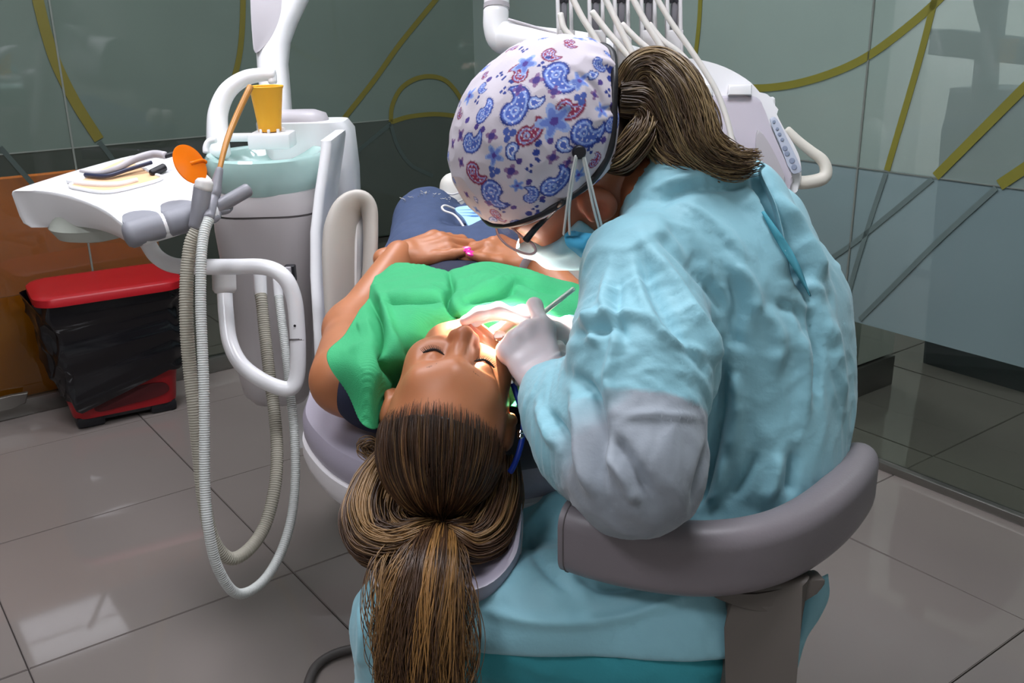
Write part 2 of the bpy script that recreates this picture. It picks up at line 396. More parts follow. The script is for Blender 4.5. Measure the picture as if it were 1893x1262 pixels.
def ribbon(name, P, w, nv, t, m, parent):
    """flat band of width w following the points P on a wall with normal nv, t thick"""
    P = np.asarray(P, float); T = np.gradient(P, axis=0); T /= np.linalg.norm(T, axis=1)[:, None]; S = np.cross(nv, T)
    V = []; Fc = []
    for p, s in zip(P, S): V += [p - s * w / 2, p + s * w / 2, p + s * w / 2 + nv * t, p - s * w / 2 + nv * t]
    n = len(P)
    for i in range(n - 1):
        for k in range(4): Fc.append((i * 4 + k, i * 4 + (k + 1) % 4, i * 4 + 4 + (k + 1) % 4, i * 4 + 4 + k))
    Fc += [(0, 1, 2, 3), (n * 4 - 1, n * 4 - 2, n * 4 - 3, n * 4 - 4)]
    return mesh(name, V, Fc, m, parent, False)

ZA, ZB = .42, .885       # heights where the film changes
# far (left) glass wall
wl = tag(empty('window_1', RM(0, QL, 0)), kind='structure')
pj = ONQ(130, 250, QL) @ GA
edges_l = [-3.3, pj - 1.5, pj, PR]
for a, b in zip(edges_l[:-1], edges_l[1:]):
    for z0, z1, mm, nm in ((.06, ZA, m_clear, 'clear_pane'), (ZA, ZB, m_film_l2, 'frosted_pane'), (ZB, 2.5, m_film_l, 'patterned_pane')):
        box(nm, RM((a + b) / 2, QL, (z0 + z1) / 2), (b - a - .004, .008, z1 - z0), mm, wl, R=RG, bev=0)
for a in edges_l[1:-1]: box('joint', RM(a, QL - .006, 1.28), (.006, .006, 2.44), m_joint, wl, R=RG, bev=0)
box('sill_rail', RM(-.45, QL, .03), (5.7, .04, .06), m_alu, wl, R=RG, bev=.004)
box('top_rail', RM(-.45, QL, 2.56), (5.7, .05, .12), m_alu, wl, R=RG, bev=.004)
box('film_edge', RM(-.45, QL - .006, ZB), (5.68, .003, .004), m_joint, wl, R=RG, bev=0)
nl = -GB; nr = -GA
def lstripe(px, w, m=m_stripe, nm='stripe'):
    P = cr([ONQ(x, y, QL - .006) for x, y in px], max(2, 8 * (len(px) - 1))); ribbon(nm, P, w, nl, .002, m, wl)
def rstripe(px, w, m=m_stripe_r, nm='stripe'):
    P = cr([ONP(x, y, PR - .006) for x, y in px], max(2, 8 * (len(px) - 1))); ribbon(nm, P, w, nr, .002, m, wr)
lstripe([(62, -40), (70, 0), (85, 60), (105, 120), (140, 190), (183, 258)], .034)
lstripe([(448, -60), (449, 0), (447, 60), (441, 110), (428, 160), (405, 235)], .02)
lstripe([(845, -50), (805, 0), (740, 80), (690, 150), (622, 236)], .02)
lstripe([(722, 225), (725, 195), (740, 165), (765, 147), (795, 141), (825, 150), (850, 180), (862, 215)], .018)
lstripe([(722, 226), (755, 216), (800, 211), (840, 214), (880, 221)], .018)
for px in ([(183, 262), (205, 290), (240, 345)], [(722, 229), (690, 255), (650, 290), (632, 320)], [(722, 229), (735, 270), (760, 305), (800, 325)], [(0, 272), (60, 340)]):  # stripes' mirrored copies below the film edge, painted as dark bands
    lstripe(px, .016, m_refl_l, 'painted_stripe_reflection')
# right glass wall
wr = tag(empty('window_2', RM(PR, 2, 0)), kind='structure')
edges_r = [-1.4, .55, 1.62, QL]
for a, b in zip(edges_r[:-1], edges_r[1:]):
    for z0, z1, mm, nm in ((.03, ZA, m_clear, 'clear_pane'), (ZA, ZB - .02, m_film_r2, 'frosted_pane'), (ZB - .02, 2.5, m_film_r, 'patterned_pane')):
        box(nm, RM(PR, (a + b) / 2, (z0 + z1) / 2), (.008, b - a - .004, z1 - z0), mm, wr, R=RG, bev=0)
box('joint', RM(PR - .006, 1.62, 1.28), (.004, .005, 2.44), m_joint, wr, R=RG, bev=0)
box('sill_rail', RM(PR, 1.05, .012), (.03, 4.9, .024), m_alu, wr, R=RG, bev=.002)
box('top_rail', RM(PR, 1.05, 2.56), (.05, 4.9, .12), m_alu, wr, R=RG, bev=.004)
box('film_edge', RM(PR - .006, 1.05, ZB - .022), (.003, 4.88, .003), m_joint, wr, R=RG, bev=0)
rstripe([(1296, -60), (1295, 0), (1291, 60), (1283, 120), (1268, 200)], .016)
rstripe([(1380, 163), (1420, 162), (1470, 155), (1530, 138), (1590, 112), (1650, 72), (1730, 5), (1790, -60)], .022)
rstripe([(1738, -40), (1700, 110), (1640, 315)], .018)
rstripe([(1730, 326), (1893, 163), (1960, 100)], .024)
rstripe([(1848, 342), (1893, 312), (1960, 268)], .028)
for px in ([(1638, 320), (1605, 420), (1575, 520), (1560, 590)], [(1724, 330), (1640, 400), (1570, 455), (1500, 500)], [(1842, 347), (1740, 440), (1660, 520), (1590, 590)]):  # grey bands painted as reflections of the olive stripes
    rstripe(px, .014, m_refl, 'painted_stripe_reflection')
# ceiling lamps: flush panels with a metal frame
m_lampface = emit('lamp_diffuser', '#f4f6ff', CEIL_E)
m_added_lampface = emit('added_lamp_diffuser', '#f4f6ff', CEIL_E * 1.0)  # for the added lamps beyond the glass
m_frame = mat('lamp_frame_white', '#d0d0ce', rough=.5)
spots = [((.28, 1.12), 'square ceiling light panel nearest the entrance', CH), ((-1.15, 1.75), 'square ceiling light panel above the instrument tray', CH), ((-.35, 2.5), 'square ceiling light panel above the delivery console', CH),
         ((-1.1, -.3), 'square ceiling light panel near the back wall', CH), (tuple(RM(3.5, .7, 0)[:2]), 'added ceiling light panel brightening the corridor behind the glass', CH), (tuple(RM(3.4, 2.9, 0)[:2]), 'added ceiling light panel brightening the neighbouring unit', CH), (tuple(RM(.7, QL + .45, 0)[:2]), 'added ceiling light panel brightening the room behind the far glass', CH)]  # lamps beyond either glass wall are added to brighten those spaces
for (x, y), lb, z in spots:
    t = empty('ceiling_lamp', (x, y, z - .02), lb, 'lamp', 'ceiling light panels')
    box('diffuser', (x, y, z - .012), (.58, .58, .012), m_added_lampface if 'behind' in lb or 'neighbour' in lb else m_lampface, t, R=RG, bev=0)
    for k in range(4):
        R = RG @ rotz(k * math.pi / 2); box('frame', np.array([x, y, z - .012]) + R @ np.array([.3, 0, 0]), (.02, .62, .022), m_frame, t, R=R, bev=.002)
# ================================================================== DENTAL UNIT (left)
m_wp = mat('white_glossy_plastic', '#ecebec', rough=.28, var=.02, coat=.2)
m_wp2 = mat('warm_white_plastic', '#d3cfcc', rough=.4, var=.03)
m_gp = mat('light_grey_plastic', '#b3aeb2', rough=.38, var=.03)
m_unit = mat('grey_white_housing', '#b9b3b3', rough=.4, var=.03)
m_grip = mat('mid_grey_rubber', '#85858c', rough=.55, var=.04)
m_dgrip = mat('grey_handle_plastic', '#7d7c82', rough=.4, var=.04)
m_hose = mat('beige_ribbed_hose', '#a39e90', rough=.55, var=.05)
m_hose2 = mat('pale_ribbed_hose', '#bfc1bd', rough=.5, var=.05)
m_bowl = mat('sea_green_glass', '#bfe0da', rough=.08, var=.04, coat=.6, trans=.25, ior=1.3)
m_black = mat('black_plastic', '#16151a', rough=.45)
m_amber = mat('amber_tube', '#b9813f', rough=.3, var=.08)
m_cup = mat('orange_yellow_cup_plastic', '#fbb93e', rough=.35, var=.04, trans=.12, ior=1.2)
m_shield = mat('orange_light_shield', '#f07c10', rough=.2, var=.03, trans=.3, ior=1.2)
m_steel = mat('polished_steel', '#d8d2ca', rough=.38, metal=.85, var=.03)
m_chrome = mat('chrome', '#dcdcdf', rough=.1, metal=1., var=.02)
m_seam = mat('dark_seam', '#5d5858', rough=.6)

unit = empty('dental_unit', D(480, 760, 2.2) * [1, 1, 0], 'white and grey spittoon unit with green glass bowl beside the chair', 'dental unit')
ucx = D(492, 282, 2.14)
zf = np.array([0, 0, 1.])
def usec(z, w, d, r, dx=0, dy=0): return ring3(rrect(w, d, r, 6), [ucx[0] + dx, ucx[1] + dy, z], rotz(.05))
# front housing
loft('housing', [usec(.43, .12, .12, .04, -.02, .0), usec(.455, .155, .16, .05, -.02), usec(.5, .17, .17, .05, -.02), usec(.62, .185, .19, .055, -.015), usec(.76, .205, .21, .06, -.01), usec(.85, .225, .235, .07, -.005), usec(.885, .235, .245, .08)], m_unit, unit)
loft('collar', [usec(.89, .236, .246, .08), usec(.915, .24, .25, .09), usec(.935, .225, .235, .09), usec(.94, .15, .15, .07)], m_unit, unit)
loft('seam', [usec(.884, .232, .242, .08), usec(.891, .232, .242, .08)], m_seam, unit)
# tall rear housing with its bright edge
rear = loft('rear_housing', [ring3(rrect(.2, .13, .03, 5), [ucx[0] + .06, ucx[1] + .16, z]) for z in (.25, .3)] + [ring3(rrect(w, .13, .035, 5), [ucx[0] + .06 + dx, ucx[1] + .16, z]) for z, w, dx in ((.6, .21, 0), (.95, .21, .01), (1.04, .2, .01), (1.06, .17, .01))], m_wp, unit)
loft('side_panel', [ring3(rrect(.022, .2, .01, 4), [D(x, y, 2.02)[0], D(x, y, 2.02)[1] + .05, D(x, y, 2.02)[2]]) for x, y in ((600, 690), (596, 600), (590, 500), (590, 420), (598, 350), (607, 290), (610, 262), (609, 255))], m_wp, unit)
# bowl: rim and outer wall
bc = ucx + np.array([0, -.0, .0])
prof = [(.0, -.045), (.04, -.043), (.09, -.03), (.115, -.006), (.121, .0), (.126, .001), (.130, -.004), (.130, -.02), (.126, -.045), (.112, -.075), (.088, -.095), (.05, -.105), (0, -.107)]
bowl = lathe('bowl', prof, bc, m_bowl, unit, sx=1.0, sy=1.1)
lathe('drain', [(0, .003), (.014, .002), (.016, 0)], bc + [0, .01, -.046], m_chrome, bowl)
# rounded cover behind the bowl, cup stand, water arch
loft('rear_cover', [ring3(rrect(w, d, min(w, d) * .45, 6), [*(D(545, 258, 2.3)[:2]), z]) for z, w, d in ((1.0, .17, .10), (1.055, .17, .10), (1.075, .155, .085), (1.083, .11, .05))], m_gp, unit)
cb = D(503, 253, 2.12)
box('cup_stand', cb + [0, 0, -.006], (.092, .075, .034), m_wp, unit, bev=.006)
box('cup_stand_arm', cb + [-.06, .035, -.004], (.1, .02, .018), m_wp, unit, bev=.006)
for k in range(8):
    a = 2 * math.pi * k / 8; box('prong', cb + [.026 * math.cos(a), .026 * math.sin(a), .014], (.006, .006, .01), m_wp, unit, bev=.001)
arch = tube('water_arch', [D(x, y, 2.16) for x, y in ((405, 285), (402, 245), (404, 205), (421, 168), (452, 145), (485, 138), (505, 138))], .02, m_wp, unit, rads=[.026, .024, .022, .02, .017, .015, .0145], n=50)
tube('nozzle', [D(503, 138, 2.16), D(504, 152, 2.16)], .010, m_wp, arch, n=6)
tube('rinse_spout', [D(x, y, 2.06) for x, y in ((398, 258), (386, 262), (381, 272), (381, 281))], .007, m_wp, unit, n=16)
# hose sockets and service window on the housing front
box('service_window', D(537, 505, 2.0), (.022, .02, .035), m_black, unit, bev=.003)
box('service_label', D(533, 503, 1.985), (.012, .006, .022), m_gp, unit, bev=.001)
tube('hose_socket', [D(480, 500, 1.96), D(482, 545, 1.96)], .013, m_wp, unit, n=8)
tube('hose_socket', [D(513, 515, 1.97), D(515, 548, 1.97)], .0095, m_wp, unit, n=8)
# cup standing on the stand
cup = lathe('plastic_cup', [(0, .002), (.0225, .002), (.0235, 0), (.0245, .002), (.026, .02), (.0345, .088), (.0368, .092), (.0372, .094), (.036, .0955), (.0335, .094), (.0255, .022), (.022, .006), (0, .006)], cb + [-.003, 0, .013], m_cup, None, seg=48)
tag(recentre(cup), 'orange-yellow plastic cup on the spittoon stand under the white spout', 'cup')

# ------------------------------------------------------------------ operating lamp: column rising behind the bowl, arm and head above the frame
lamp = empty('operating_lamp', D(515, 250, 2.36) * [1, 1, 0], 'white operating lamp column with grey inlay rising behind the bowl', 'lamp')
def lsec(xl, xr, y, d=2.36, dep=.085):
    a, b = D(xl, y, d), D(xr, y, d); w = np.linalg.norm(b - a); return ring3(rrect(w, dep, min(w, dep) * .42, 5), (a + b) / 2)
secs = [(488, 546, 420), (488, 543, 330), (486, 540, 240), (483, 535, 170), (478, 531, 120), (475, 536, 80), (472, 549, 45), (469, 566, 10), (467, 586, -30), (465, 606, -70), (463, 622, -120)]
loft('column', [lsec(*s) for s in secs], m_wp, lamp)
slab('inlay', smooth_loop([D(x, y, 2.36) + [0, -.039 - .004, 0] for x, y in ((471, -90), (527, -90), (528, 0), (523, 35), (510, 65), (494, 86), (479, 96), (474, 60), (471, 0))], 40), (0, 1, 0), .012, m_gp, lamp, bev=.002)
top = D(545, -120, 2.36)
tube('arm', [top, top + [.02, 0, .2], top + [.1, -.05, .42], top + [.4, -.2, .48], [LAMP_POS[0] + .02, LAMP_POS[1] + .12, top[2] + .45], [LAMP_POS[0], LAMP_POS[1] + .08, LAMP_POS[2] + .12]], .022, m_wp, lamp, n=50)
ld = nrm(LAMP_AIM - LAMP_POS); LR = basis(z=-ld, x=[1, 0, 0])
lathe('lamp_head', [(0, .06), (.05, .058), (.09, .04), (.1, 0), (.095, -.01), (.085, 0), (.05, .02), (0, .025)], LAMP_POS, m_wp, lamp, R=LR, sx=1.3)
for k in (-1, 1): tube('handle', [LAMP_POS + LR @ np.array([k * x, 0, z]) for x, z in ((.12, .02), (.17, .0), (.17, -.06))], .009, m_gp, lamp, n=14)
sp = bpy.data.lights.new('operating_lamp_bulb', 'SPOT'); sp.energy = LAMP_W; sp.spot_size = math.radians(9.5); sp.spot_blend = .15; sp.shadow_soft_size = .03; sp.color = (1, .93, .8)
so = bpy.data.objects.new('operating_lamp_bulb', sp); COL.objects.link(so); so.location = LAMP_POS + ld * .02
so.rotation_euler = Matrix(basis(z=-ld, x=[1, 0, 0]).tolist()).to_euler()
so.parent = lamp; so.matrix_parent_inverse = Matrix.Translation(lamp.location).inverted()

# ------------------------------------------------------------------ assistant console with tray
ta, tb, tc_ = D(240, 424, 1.65), D(290, 282, 2.02), D(22, 352, 1.88)
tn = nrm(np.cross(tb - ta, tc_ - ta)); tn = tn if tn[2] > 0 else -tn
def TR(x, y, off=0.): r = ray(x, y); return CAM + r * (((ta - CAM) @ tn) / (r @ tn)) + tn * off
cons = empty('assistant_console', TR(220, 360) * [1, 1, 0] + [0, 0, .9], 'white assistant console with flat tray top and suction holders, left of the bowl', 'tray')
out = smooth_loop([TR(x, y) for x, y in ((21, 352), (80, 332), (160, 308), (255, 284), (318, 283), (372, 312), (400, 342), (384, 374), (345, 398), (290, 416), (242, 424), (196, 392), (150, 370), (95, 356), (45, 352))], 90)
oc = out.mean(0); sgn = np.clip((out - TR(240, 430)) @ nrm(TR(22, 352) - TR(240, 430)) / .4, 0, 1)[:, None]
dn = lambda t: -tn[None] * t
rings = [oc + (out - oc) * .80, oc + (out - oc) * .965 + tn * .0005, oc + (out - oc) * .985 - tn * .001, out - tn * .006, oc + (out - oc) * 1.0 + dn(1) * (.022 + .03 * sgn), oc + (out - oc) * .985 + dn(1) * (.03 + .037 * sgn), oc + (out - oc) * .93 + dn(1) * (.034 + .042 * sgn), oc + (out - oc) * .6 + dn(1) * (.034 + .042 * sgn)]
loft('console_body', rings, m_wp, cons)
lathe('underside_bulge', [(0, .03), (.075, .03), (.085, .0), (.07, -.022), (.03, -.032), (0, -.034)], TR(110, 345) - tn * .085 + [0.03, .03, 0], mat('grey_green_underside', '#b4b8ae', rough=.5), cons)
# recessed peach liner with raised rim
ln = [TR(x, y, .001) for x, y in ((130, 346), (150, 336), (215, 302), (240, 300), (280, 322), (300, 332), (262, 345), (200, 358), (150, 352))]
m_peach = mat('peach_tray_liner', '#e6b98e', rough=.5, var=.05)
slab('tray_liner', smooth_loop(ln, 40), tn, .002, m_peach, cons, bev=.001, seg=1)
P = smooth_loop(ln, 48); P = np.vstack([P, P[:1]]); tube('liner_rim', P + tn * .002, .0035, m_wp, cons, smooth_path=False, round_end=False, seg=8)
# rounded front roll with grey saddles
roll = lambda t: D(*(np.array([238, 428]) + t * (np.array([392, 385]) - np.array([238, 428]))), 1.655 + .06 * t) - tn * .006
tube('front_roll', [roll(t) for t in np.linspace(0, 1, 6)], .021, m_wp, cons, n=30, seg=20)
for t0, t1 in ((.0, .37), (.46, .82)):
    P = np.array([roll(t) for t in np.linspace(t0, t1, 12)]); sd = tube('saddle', P, .0235, m_grip, cons, smooth_path=False, seg=24)
    q = nrm(P[-1] - P[0]); up_ = tn; fw_ = nrm(np.cross(q, tn)); fw_ = fw_ if fw_[1] > 0 else -fw_
    mid = P.mean(0); L_ = np.linalg.norm(P[-1] - P[0])
    slab('saddle_tongue', smooth_loop([mid + q * a * L_ + fw_ * b + tn * .0165 for a, b in ((-.5, 0), (.5, 0), (.46, .025), (.1, .047), (-.35, .05), (-.5, .03))], 30), tn, .005, m_grip, sd, bev=.0015, seg=2)
# ring holders
for t, r in ((.90, .021), (1.13, .018)):
    c = roll(t) if t < 1 else D(404, 380, 1.74); a = np.linspace(0, 2 * math.pi, 25); R = basis(z=nrm([.25, -.3, 1]))
    P = np.stack([c + R @ np.array([r * math.cos(x), r * math.sin(x), .0]) for x in a]); tube('holder_ring', P, .008, m_grip, cons, smooth_path=False, round_end=False, seg=10)
    tube('holder_neck', [c + [-.02, .01, -.01], c], .016, m_wp, cons, n=6)
tube('pull_handle', [D(392, 395, 1.73), D(412, 378, 1.73), D(458, 351, 1.75)], .0125, m_dgrip, cons, n=14, seg=18, smooth_path=True)
# bent white frame carrying the console
fr = tube('support_frame', [D(x, y, d) for x, y, d in ((272, 448, 1.83), (290, 474, 1.83), (320, 490, 1.82), (370, 493, 1.8), (430, 493, 1.79), (490, 494, 1.79), (525, 512, 1.79), (543, 550, 1.8), (549, 600, 1.81), (551, 650, 1.82), (549, 695, 1.83), (538, 717, 1.83), (515, 716, 1.83), (480, 700, 1.84), (445, 672, 1.85), (425, 632, 1.86), (418, 580, 1.87), (415, 530, 1.88), (414, 512, 1.88))], .0148, m_wp, cons, n=130, seg=18)
tube('frame_socket', [D(414, 505, 1.88), D(415, 535, 1.88)], .0225, m_wp2, cons, n=8, seg=20)
tube('frame_joint', [D(549.5, 626, 1.815), D(549.6, 629, 1.815)], .0153, m_seam, cons, n=4, round_end=False, seg=18)
lathe('screw', [(0, .002), (.0022, .0015), (.0024, 0)], D(545, 602, 1.795), m_black, cons, R=basis(z=[0, -1, .2]))
# suction hoses with handpieces (each a thing of its own)
h1 = empty('suction_hose', D(372, 400, 1.68), 'thick beige ribbed suction hose with white-capped grey handpiece', 'hose')
ribbed('hose', [D(x, y, d) for x, y, d in ((364, 425, 1.67), (352, 455, 1.67), (345, 520, 1.67), (345, 600, 1.67), (351, 680, 1.68), (360, 760, 1.68), (368, 840, 1.69), (378, 930, 1.70), (395, 1000, 1.72), (425, 1032, 1.75), (460, 1015, 1.78), (490, 970, 1.82), (508, 900, 1.85), (512, 830, 1.88), (507, 760, 1.90), (498, 690, 1.92), (490, 620, 1.94), (484, 560, 1.95), (482, 545, 1.955))], .0122, m_hose, h1)
hd = tube('handpiece', [D(360, 420, 1.67), D(366, 400, 1.67), D(371, 375, 1.67), D(375, 345, 1.67)], .014, m_dgrip, h1, rads=[.011, .0135, .0155, .0155], n=14, seg=20)
tube('valve_cap', [D(375.5, 349, 1.668), D(378, 337, 1.668)], .0155, m_wp2, hd, n=5, seg=20)
h2 = empty('saliva_hose', D(398, 370, 1.72), 'slim pale ribbed suction hose with grey handpiece and amber tip', 'hose')
ribbed('hose', [D(x, y, d) for x, y, d in ((386, 405, 1.64), (377, 432, 1.63), (372, 480, 1.62), (371, 560, 1.62), (374, 640, 1.62), (377, 720, 1.62), (378, 800, 1.62), (379, 900, 1.62), (386, 980, 1.62), (403, 1050, 1.64), (437, 1096, 1.68), (480, 1080, 1.73), (515, 1030, 1.78), (538, 960, 1.82), (546, 880, 1.86), (544, 800, 1.88), (536, 720, 1.90), (527, 640, 1.93), (519, 580, 1.95), (515, 548, 1.965))], .0092, m_hose2, h2, pitch=.004)
hd2 = tube('handpiece', [D(386, 402, 1.66), D(392, 372, 1.72), D(397, 355, 1.73), D(401, 335, 1.735), D(406, 312, 1.74)], .009, m_dgrip, h2, rads=[.009, .0105, .0115, .009, .0065], n=20, seg=18)
tube('amber_tip', [D(405, 316, 1.74), D(418, 265, 1.76), D(435, 220, 1.78), D(463, 160, 1.80)], .0058, m_amber, hd2, rads=[.0045, .0055, .006, .006], n=20)
# curing light with orange shield lying on the tray
cl = empty('curing_light', TR(250, 325, .01), 'grey curing light with round orange shield lying on the tray', 'curing light')
tube('light_body', [TR(152, 327, .012), TR(185, 331, .012), TR(220, 328, .018), TR(255, 318, .026), TR(290, 312, .030), TR(312, 314, .030)], .01, m_gp, cl, rads=[.003, .005, .0065, .0075, .008, .0075], n=30, up=[0, 0, 1])
tube('light_stripe', [TR(160, 331, .009), TR(200, 334, .010), TR(240, 326, .014), TR(285, 318, .02)], .004, mat('dark_blue_grip', '#2b2f48', rough=.4), cl, n=20)
tube('battery_grip', [TR(282, 326, .006), TR(306, 318, .010)], .008, m_black, cl, n=6)
tube('light_neck', [TR(312, 314, .028), TR(330, 311, .030), TR(352, 308, .032)], .005, m_black, cl, n=8)
lathe('shield', [(0, .002), (.02, .0015), (.037, 0), (.0375, -.0015), (.02, -.0005), (0, 0)], D(352, 303, 1.74), m_shield, cl, R=basis(z=[.82, -.36, .42]), seg=48)
tube('light_tip', [D(352, 303, 1.74), D(372, 297, 1.765), D(380, 300, 1.775)], .004, m_shield, cl, n=8)
wand = tag(recentre(tube('instrument_tube', [TR(128, 338, .004), TR(160, 344, .005), TR(215, 346, .005), TR(255, 338, .006)], .006, m_wp, None, rads=[.0055, .006, .006, .0045])), 'white slim instrument lying in front of the curing light', 'instrument')

# ================================================================== DELIVERY CONSOLE behind the dentist
dc = empty('delivery_console', D(1350, 340, 1.85) * [1, 1, 0] + [0, 0, .9], 'white dentist delivery console with hose arms, button panel and handle', 'dental console')
dd = 1.85
# arm from the left
tube('arm_post', [D(918, -90, 1.95), D(918, -20, 1.95), D(918, 14, 1.95)], .0255, m_wp, dc, n=12, seg=24)
tube('arm_collar', [D(918, 8, 1.95), D(918, 16, 1.95)], .0262, m_gp, dc, n=4, seg=24, round_end=False)
tube('arm_elbow', [D(917, 20, 1.95), D(917, 50, 1.95), D(926, 74, 1.95), D(955, 80, 1.95)], .0255, m_wp, dc, n=18, seg=24)
tube('arm_link', [D(930, 70, 1.95), D(1000, 80, 1.93), D(1080, 92, 1.91), D(1180, 118, 1.88)], .034, m_wp, dc, rads=[.033, .031, .033, .03], n=20, seg=24)
tube('arm_groove', [D(940, 36, 1.925), D(1035, 64, 1.895)], .003, m_gp, dc, n=8)
# console body: rounded hood, flat face with recesses, button strip, handle
def prismD(name, px, d0, d1, m, parent, bev=.01, n=60, sm=True, ang=35):
    o = np.array([D(x, y, d0) for x, y in px]); o = smooth_loop(o, n) if sm else o; return slab(name, o, ray(1350, 250), (d1 - d0), m, parent, bev=bev, ang=ang)
hood = prismD('hood', [(1150, 150), (1180, 118), (1230, 106), (1290, 110), (1340, 124), (1385, 150), (1412, 178), (1432, 180), (1434, 205), (1448, 235), (1468, 268), (1480, 300), (1478, 345), (1440, 380), (1300, 380), (1180, 330), (1140, 240)], 1.86, 2.02, m_wp, dc, bev=.012)
slab('face_panel', smooth_loop([D(x, y, 1.845) for x, y in ((1190, 185), (1240, 176), (1330, 177), (1395, 178), (1412, 200), (1425, 235), (1442, 275), (1462, 320), (1463, 345), (1430, 372), (1330, 372), (1200, 330))], 50), ray(1350, 250), .03, mat('pale_lilac_grey_plastic', '#c6bfc9', rough=.4, var=.02), dc, bev=.006)
for x0, y0, w, h in ((1300, 166, 18, 22), (1368, 166, 22, 20)):
    prismD('rest_block', [(x0 - w, y0 - h / 2), (x0 + w, y0 - h / 2), (x0 + w, y0 + h / 2), (x0 - w, y0 + h / 2)], 1.832, 1.86, m_wp, dc, bev=.004, sm=False)
prismD('scoop', [(1402, 240), (1420, 262), (1440, 300), (1452, 335), (1436, 350), (1415, 340), (1402, 300), (1397, 262)], 1.828, 1.85, m_gp, dc, bev=.008, n=30)
prismD('scoop', [(1340, 250), (1352, 246), (1362, 262), (1362, 300), (1348, 305), (1338, 290)], 1.832, 1.85, m_gp, dc, bev=.006, n=30)
strip = prismD('button_panel', [(1424, 220), (1436, 219), (1456, 258), (1480, 308), (1478, 319), (1462, 318), (1444, 272), (1430, 240)], 1.842, 1.85, mat('blue_grey_panel', '#b9c0cf', rough=.4), dc, bev=.002, n=30)
m_btn = mat('button_grey_blue', '#8d97ad', rough=.4)
for x, y, r in ((1431, 225, .003), (1437, 238, .003), (1441, 248, .0035), (1446, 258, .0035), (1451, 274, .005), (1455, 284, .005), (1464, 297, .0055), (1468, 309, .0055)):
    lathe('button', [(0, .002), (r * .8, .0018), (r, 0)], D(x, y, 1.841), m_btn, strip, R=basis(z=-ray(x, y)), seg=16)
hp = np.array([D(x, y, 1.88) for x, y in ((1455, 240), (1478, 262), (1500, 280), (1520, 296), (1527, 315), (1520, 330), (1490, 337), (1462, 336))])
tube('handle', hp, .015, mat('ivory_handle', '#ddd8cc', rough=.4, var=.02), dc, n=50, seg=16, rads=[.008, .009, .010, .011, .012, .013, .013, .013])
# whip arms with hoses
m_whip = mat('pale_grey_arm', '#c9c6c6', rough=.4, var=.03)
m_tubing = mat('cream_tubing', '#d8d3cd', rough=.45, var=.04)
for i, (x, xb) in enumerate(((1039, 1045), (1098, 1103), (1145, 1150), (1195, 1199), (1243, 1246))):
    w = empty('whip_arm', D(x, 120, 1.78), 'upright pale hose arm on the delivery console, %s from the left' % ('first', 'second', 'third', 'fourth', 'fifth')[i], 'hose arm', 'hose arms of the delivery console')
    for s in (-13, 11):
        slab('arm_rail', [D(x + s, -60, 1.78), D(x + s + 7, -60, 1.78), D(xb + s + 7, 128, 1.79), D(xb + s, 128, 1.79)], [0, 1, -.1], .022, m_whip, w, bev=.003)
    slab('arm_foot', [D(xb - 13, 55, 1.785), D(xb + 18, 55, 1.785), D(xb + 19, 185, 1.8), D(xb - 12, 185, 1.8)], [0, 1, -.1], .024, m_whip, w, bev=.004)
    lathe('pulley', [(0, .008), (.010, .008), (.012, .004), (.009, 0), (.012, -.004), (.010, -.008), (0, -.008)], D(x + 3, -5, 1.795), mat('dark_grey_pulley', '#55535a', rough=.4), w, R=basis(z=[1, 0, 0]), seg=24)
    box('slot', D(x + 3, 30, 1.81), (.012, .02, .05), mat('shadow_grey_slot', '#77757a', rough=.5), w, bev=.002)
hs = [((1036, 26), (1044, 55), (1070, 80), (1095, 105), (1120, 150)), ((1055, -10), (1075, 30), (1100, 70), (1120, 108), (1140, 160)), ((1095, 22), (1120, 55), (1150, 90), (1180, 125), (1220, 170)),
      ((1118, -5), (1140, 40), (1160, 80), (1180, 118), (1215, 165)), ((1150, 45), (1180, 75), (1215, 105), (1250, 140), (1290, 180)), ((1166, -10), (1190, 35), (1215, 75), (1240, 115), (1275, 170)),
      ((1200, 45), (1225, 75), (1258, 100), (1290, 140), (1304, 172)), ((1213, -5), (1240, 40), (1270, 82), (1302, 130), (1325, 170), (1345, 225), (1358, 282))]
for i, px in enumerate(hs):
    o = recentre(tube('handpiece_hose', [D(x, y, 1.76 - .004 * (i % 2) - (.0 if i < 7 else .0)) for x, y in px], .0058 if i < 7 else .0052, m_tubing, None, n=36, seg=10))
    tag(o, ['cream handpiece hose hanging from the first arm, lower loop', 'cream handpiece hose crossing from the first arm, upper strand', 'cream hose on the second arm, lower loop', 'cream hose on the second arm, upper strand', 'cream hose on the third arm, lower loop', 'cream hose on the third arm, upper strand', 'cream hose on the fourth arm, ending at the hood', 'long white hose running down the delivery console face'][i], 'hose', 'handpiece hoses')

# ================================================================== BIN
m_red = mat('red_plastic', '#a00d18', rough=.4, var=.05)
m_bag = mat('black_bin_bag', '#0d0c10', rough=.16, var=.1, spec=.6)
bn = empty('waste_bin', (0, 0, 0), 'red pedal bin with red lid and black bag by the glass wall', 'bin')
b0, b1 = Z(142, 797, 0), Z(333, 757, 0); bx = nrm(b1 - b0); by = np.array([-bx[1], bx[0], 0]); BR = np.stack([bx, by, [0, 0, 1]], 1)
bw = np.linalg.norm(b1 - b0); bcn = b0 + bx * bw / 2 + by * .105; bn.location = bcn
def bsec(z, w, d, r=.05, ox=0, oy=0): return ring3(rrect(w, d, r, 6), bcn + BR @ np.array([ox, oy, 0]) + [0, 0, z], BR)
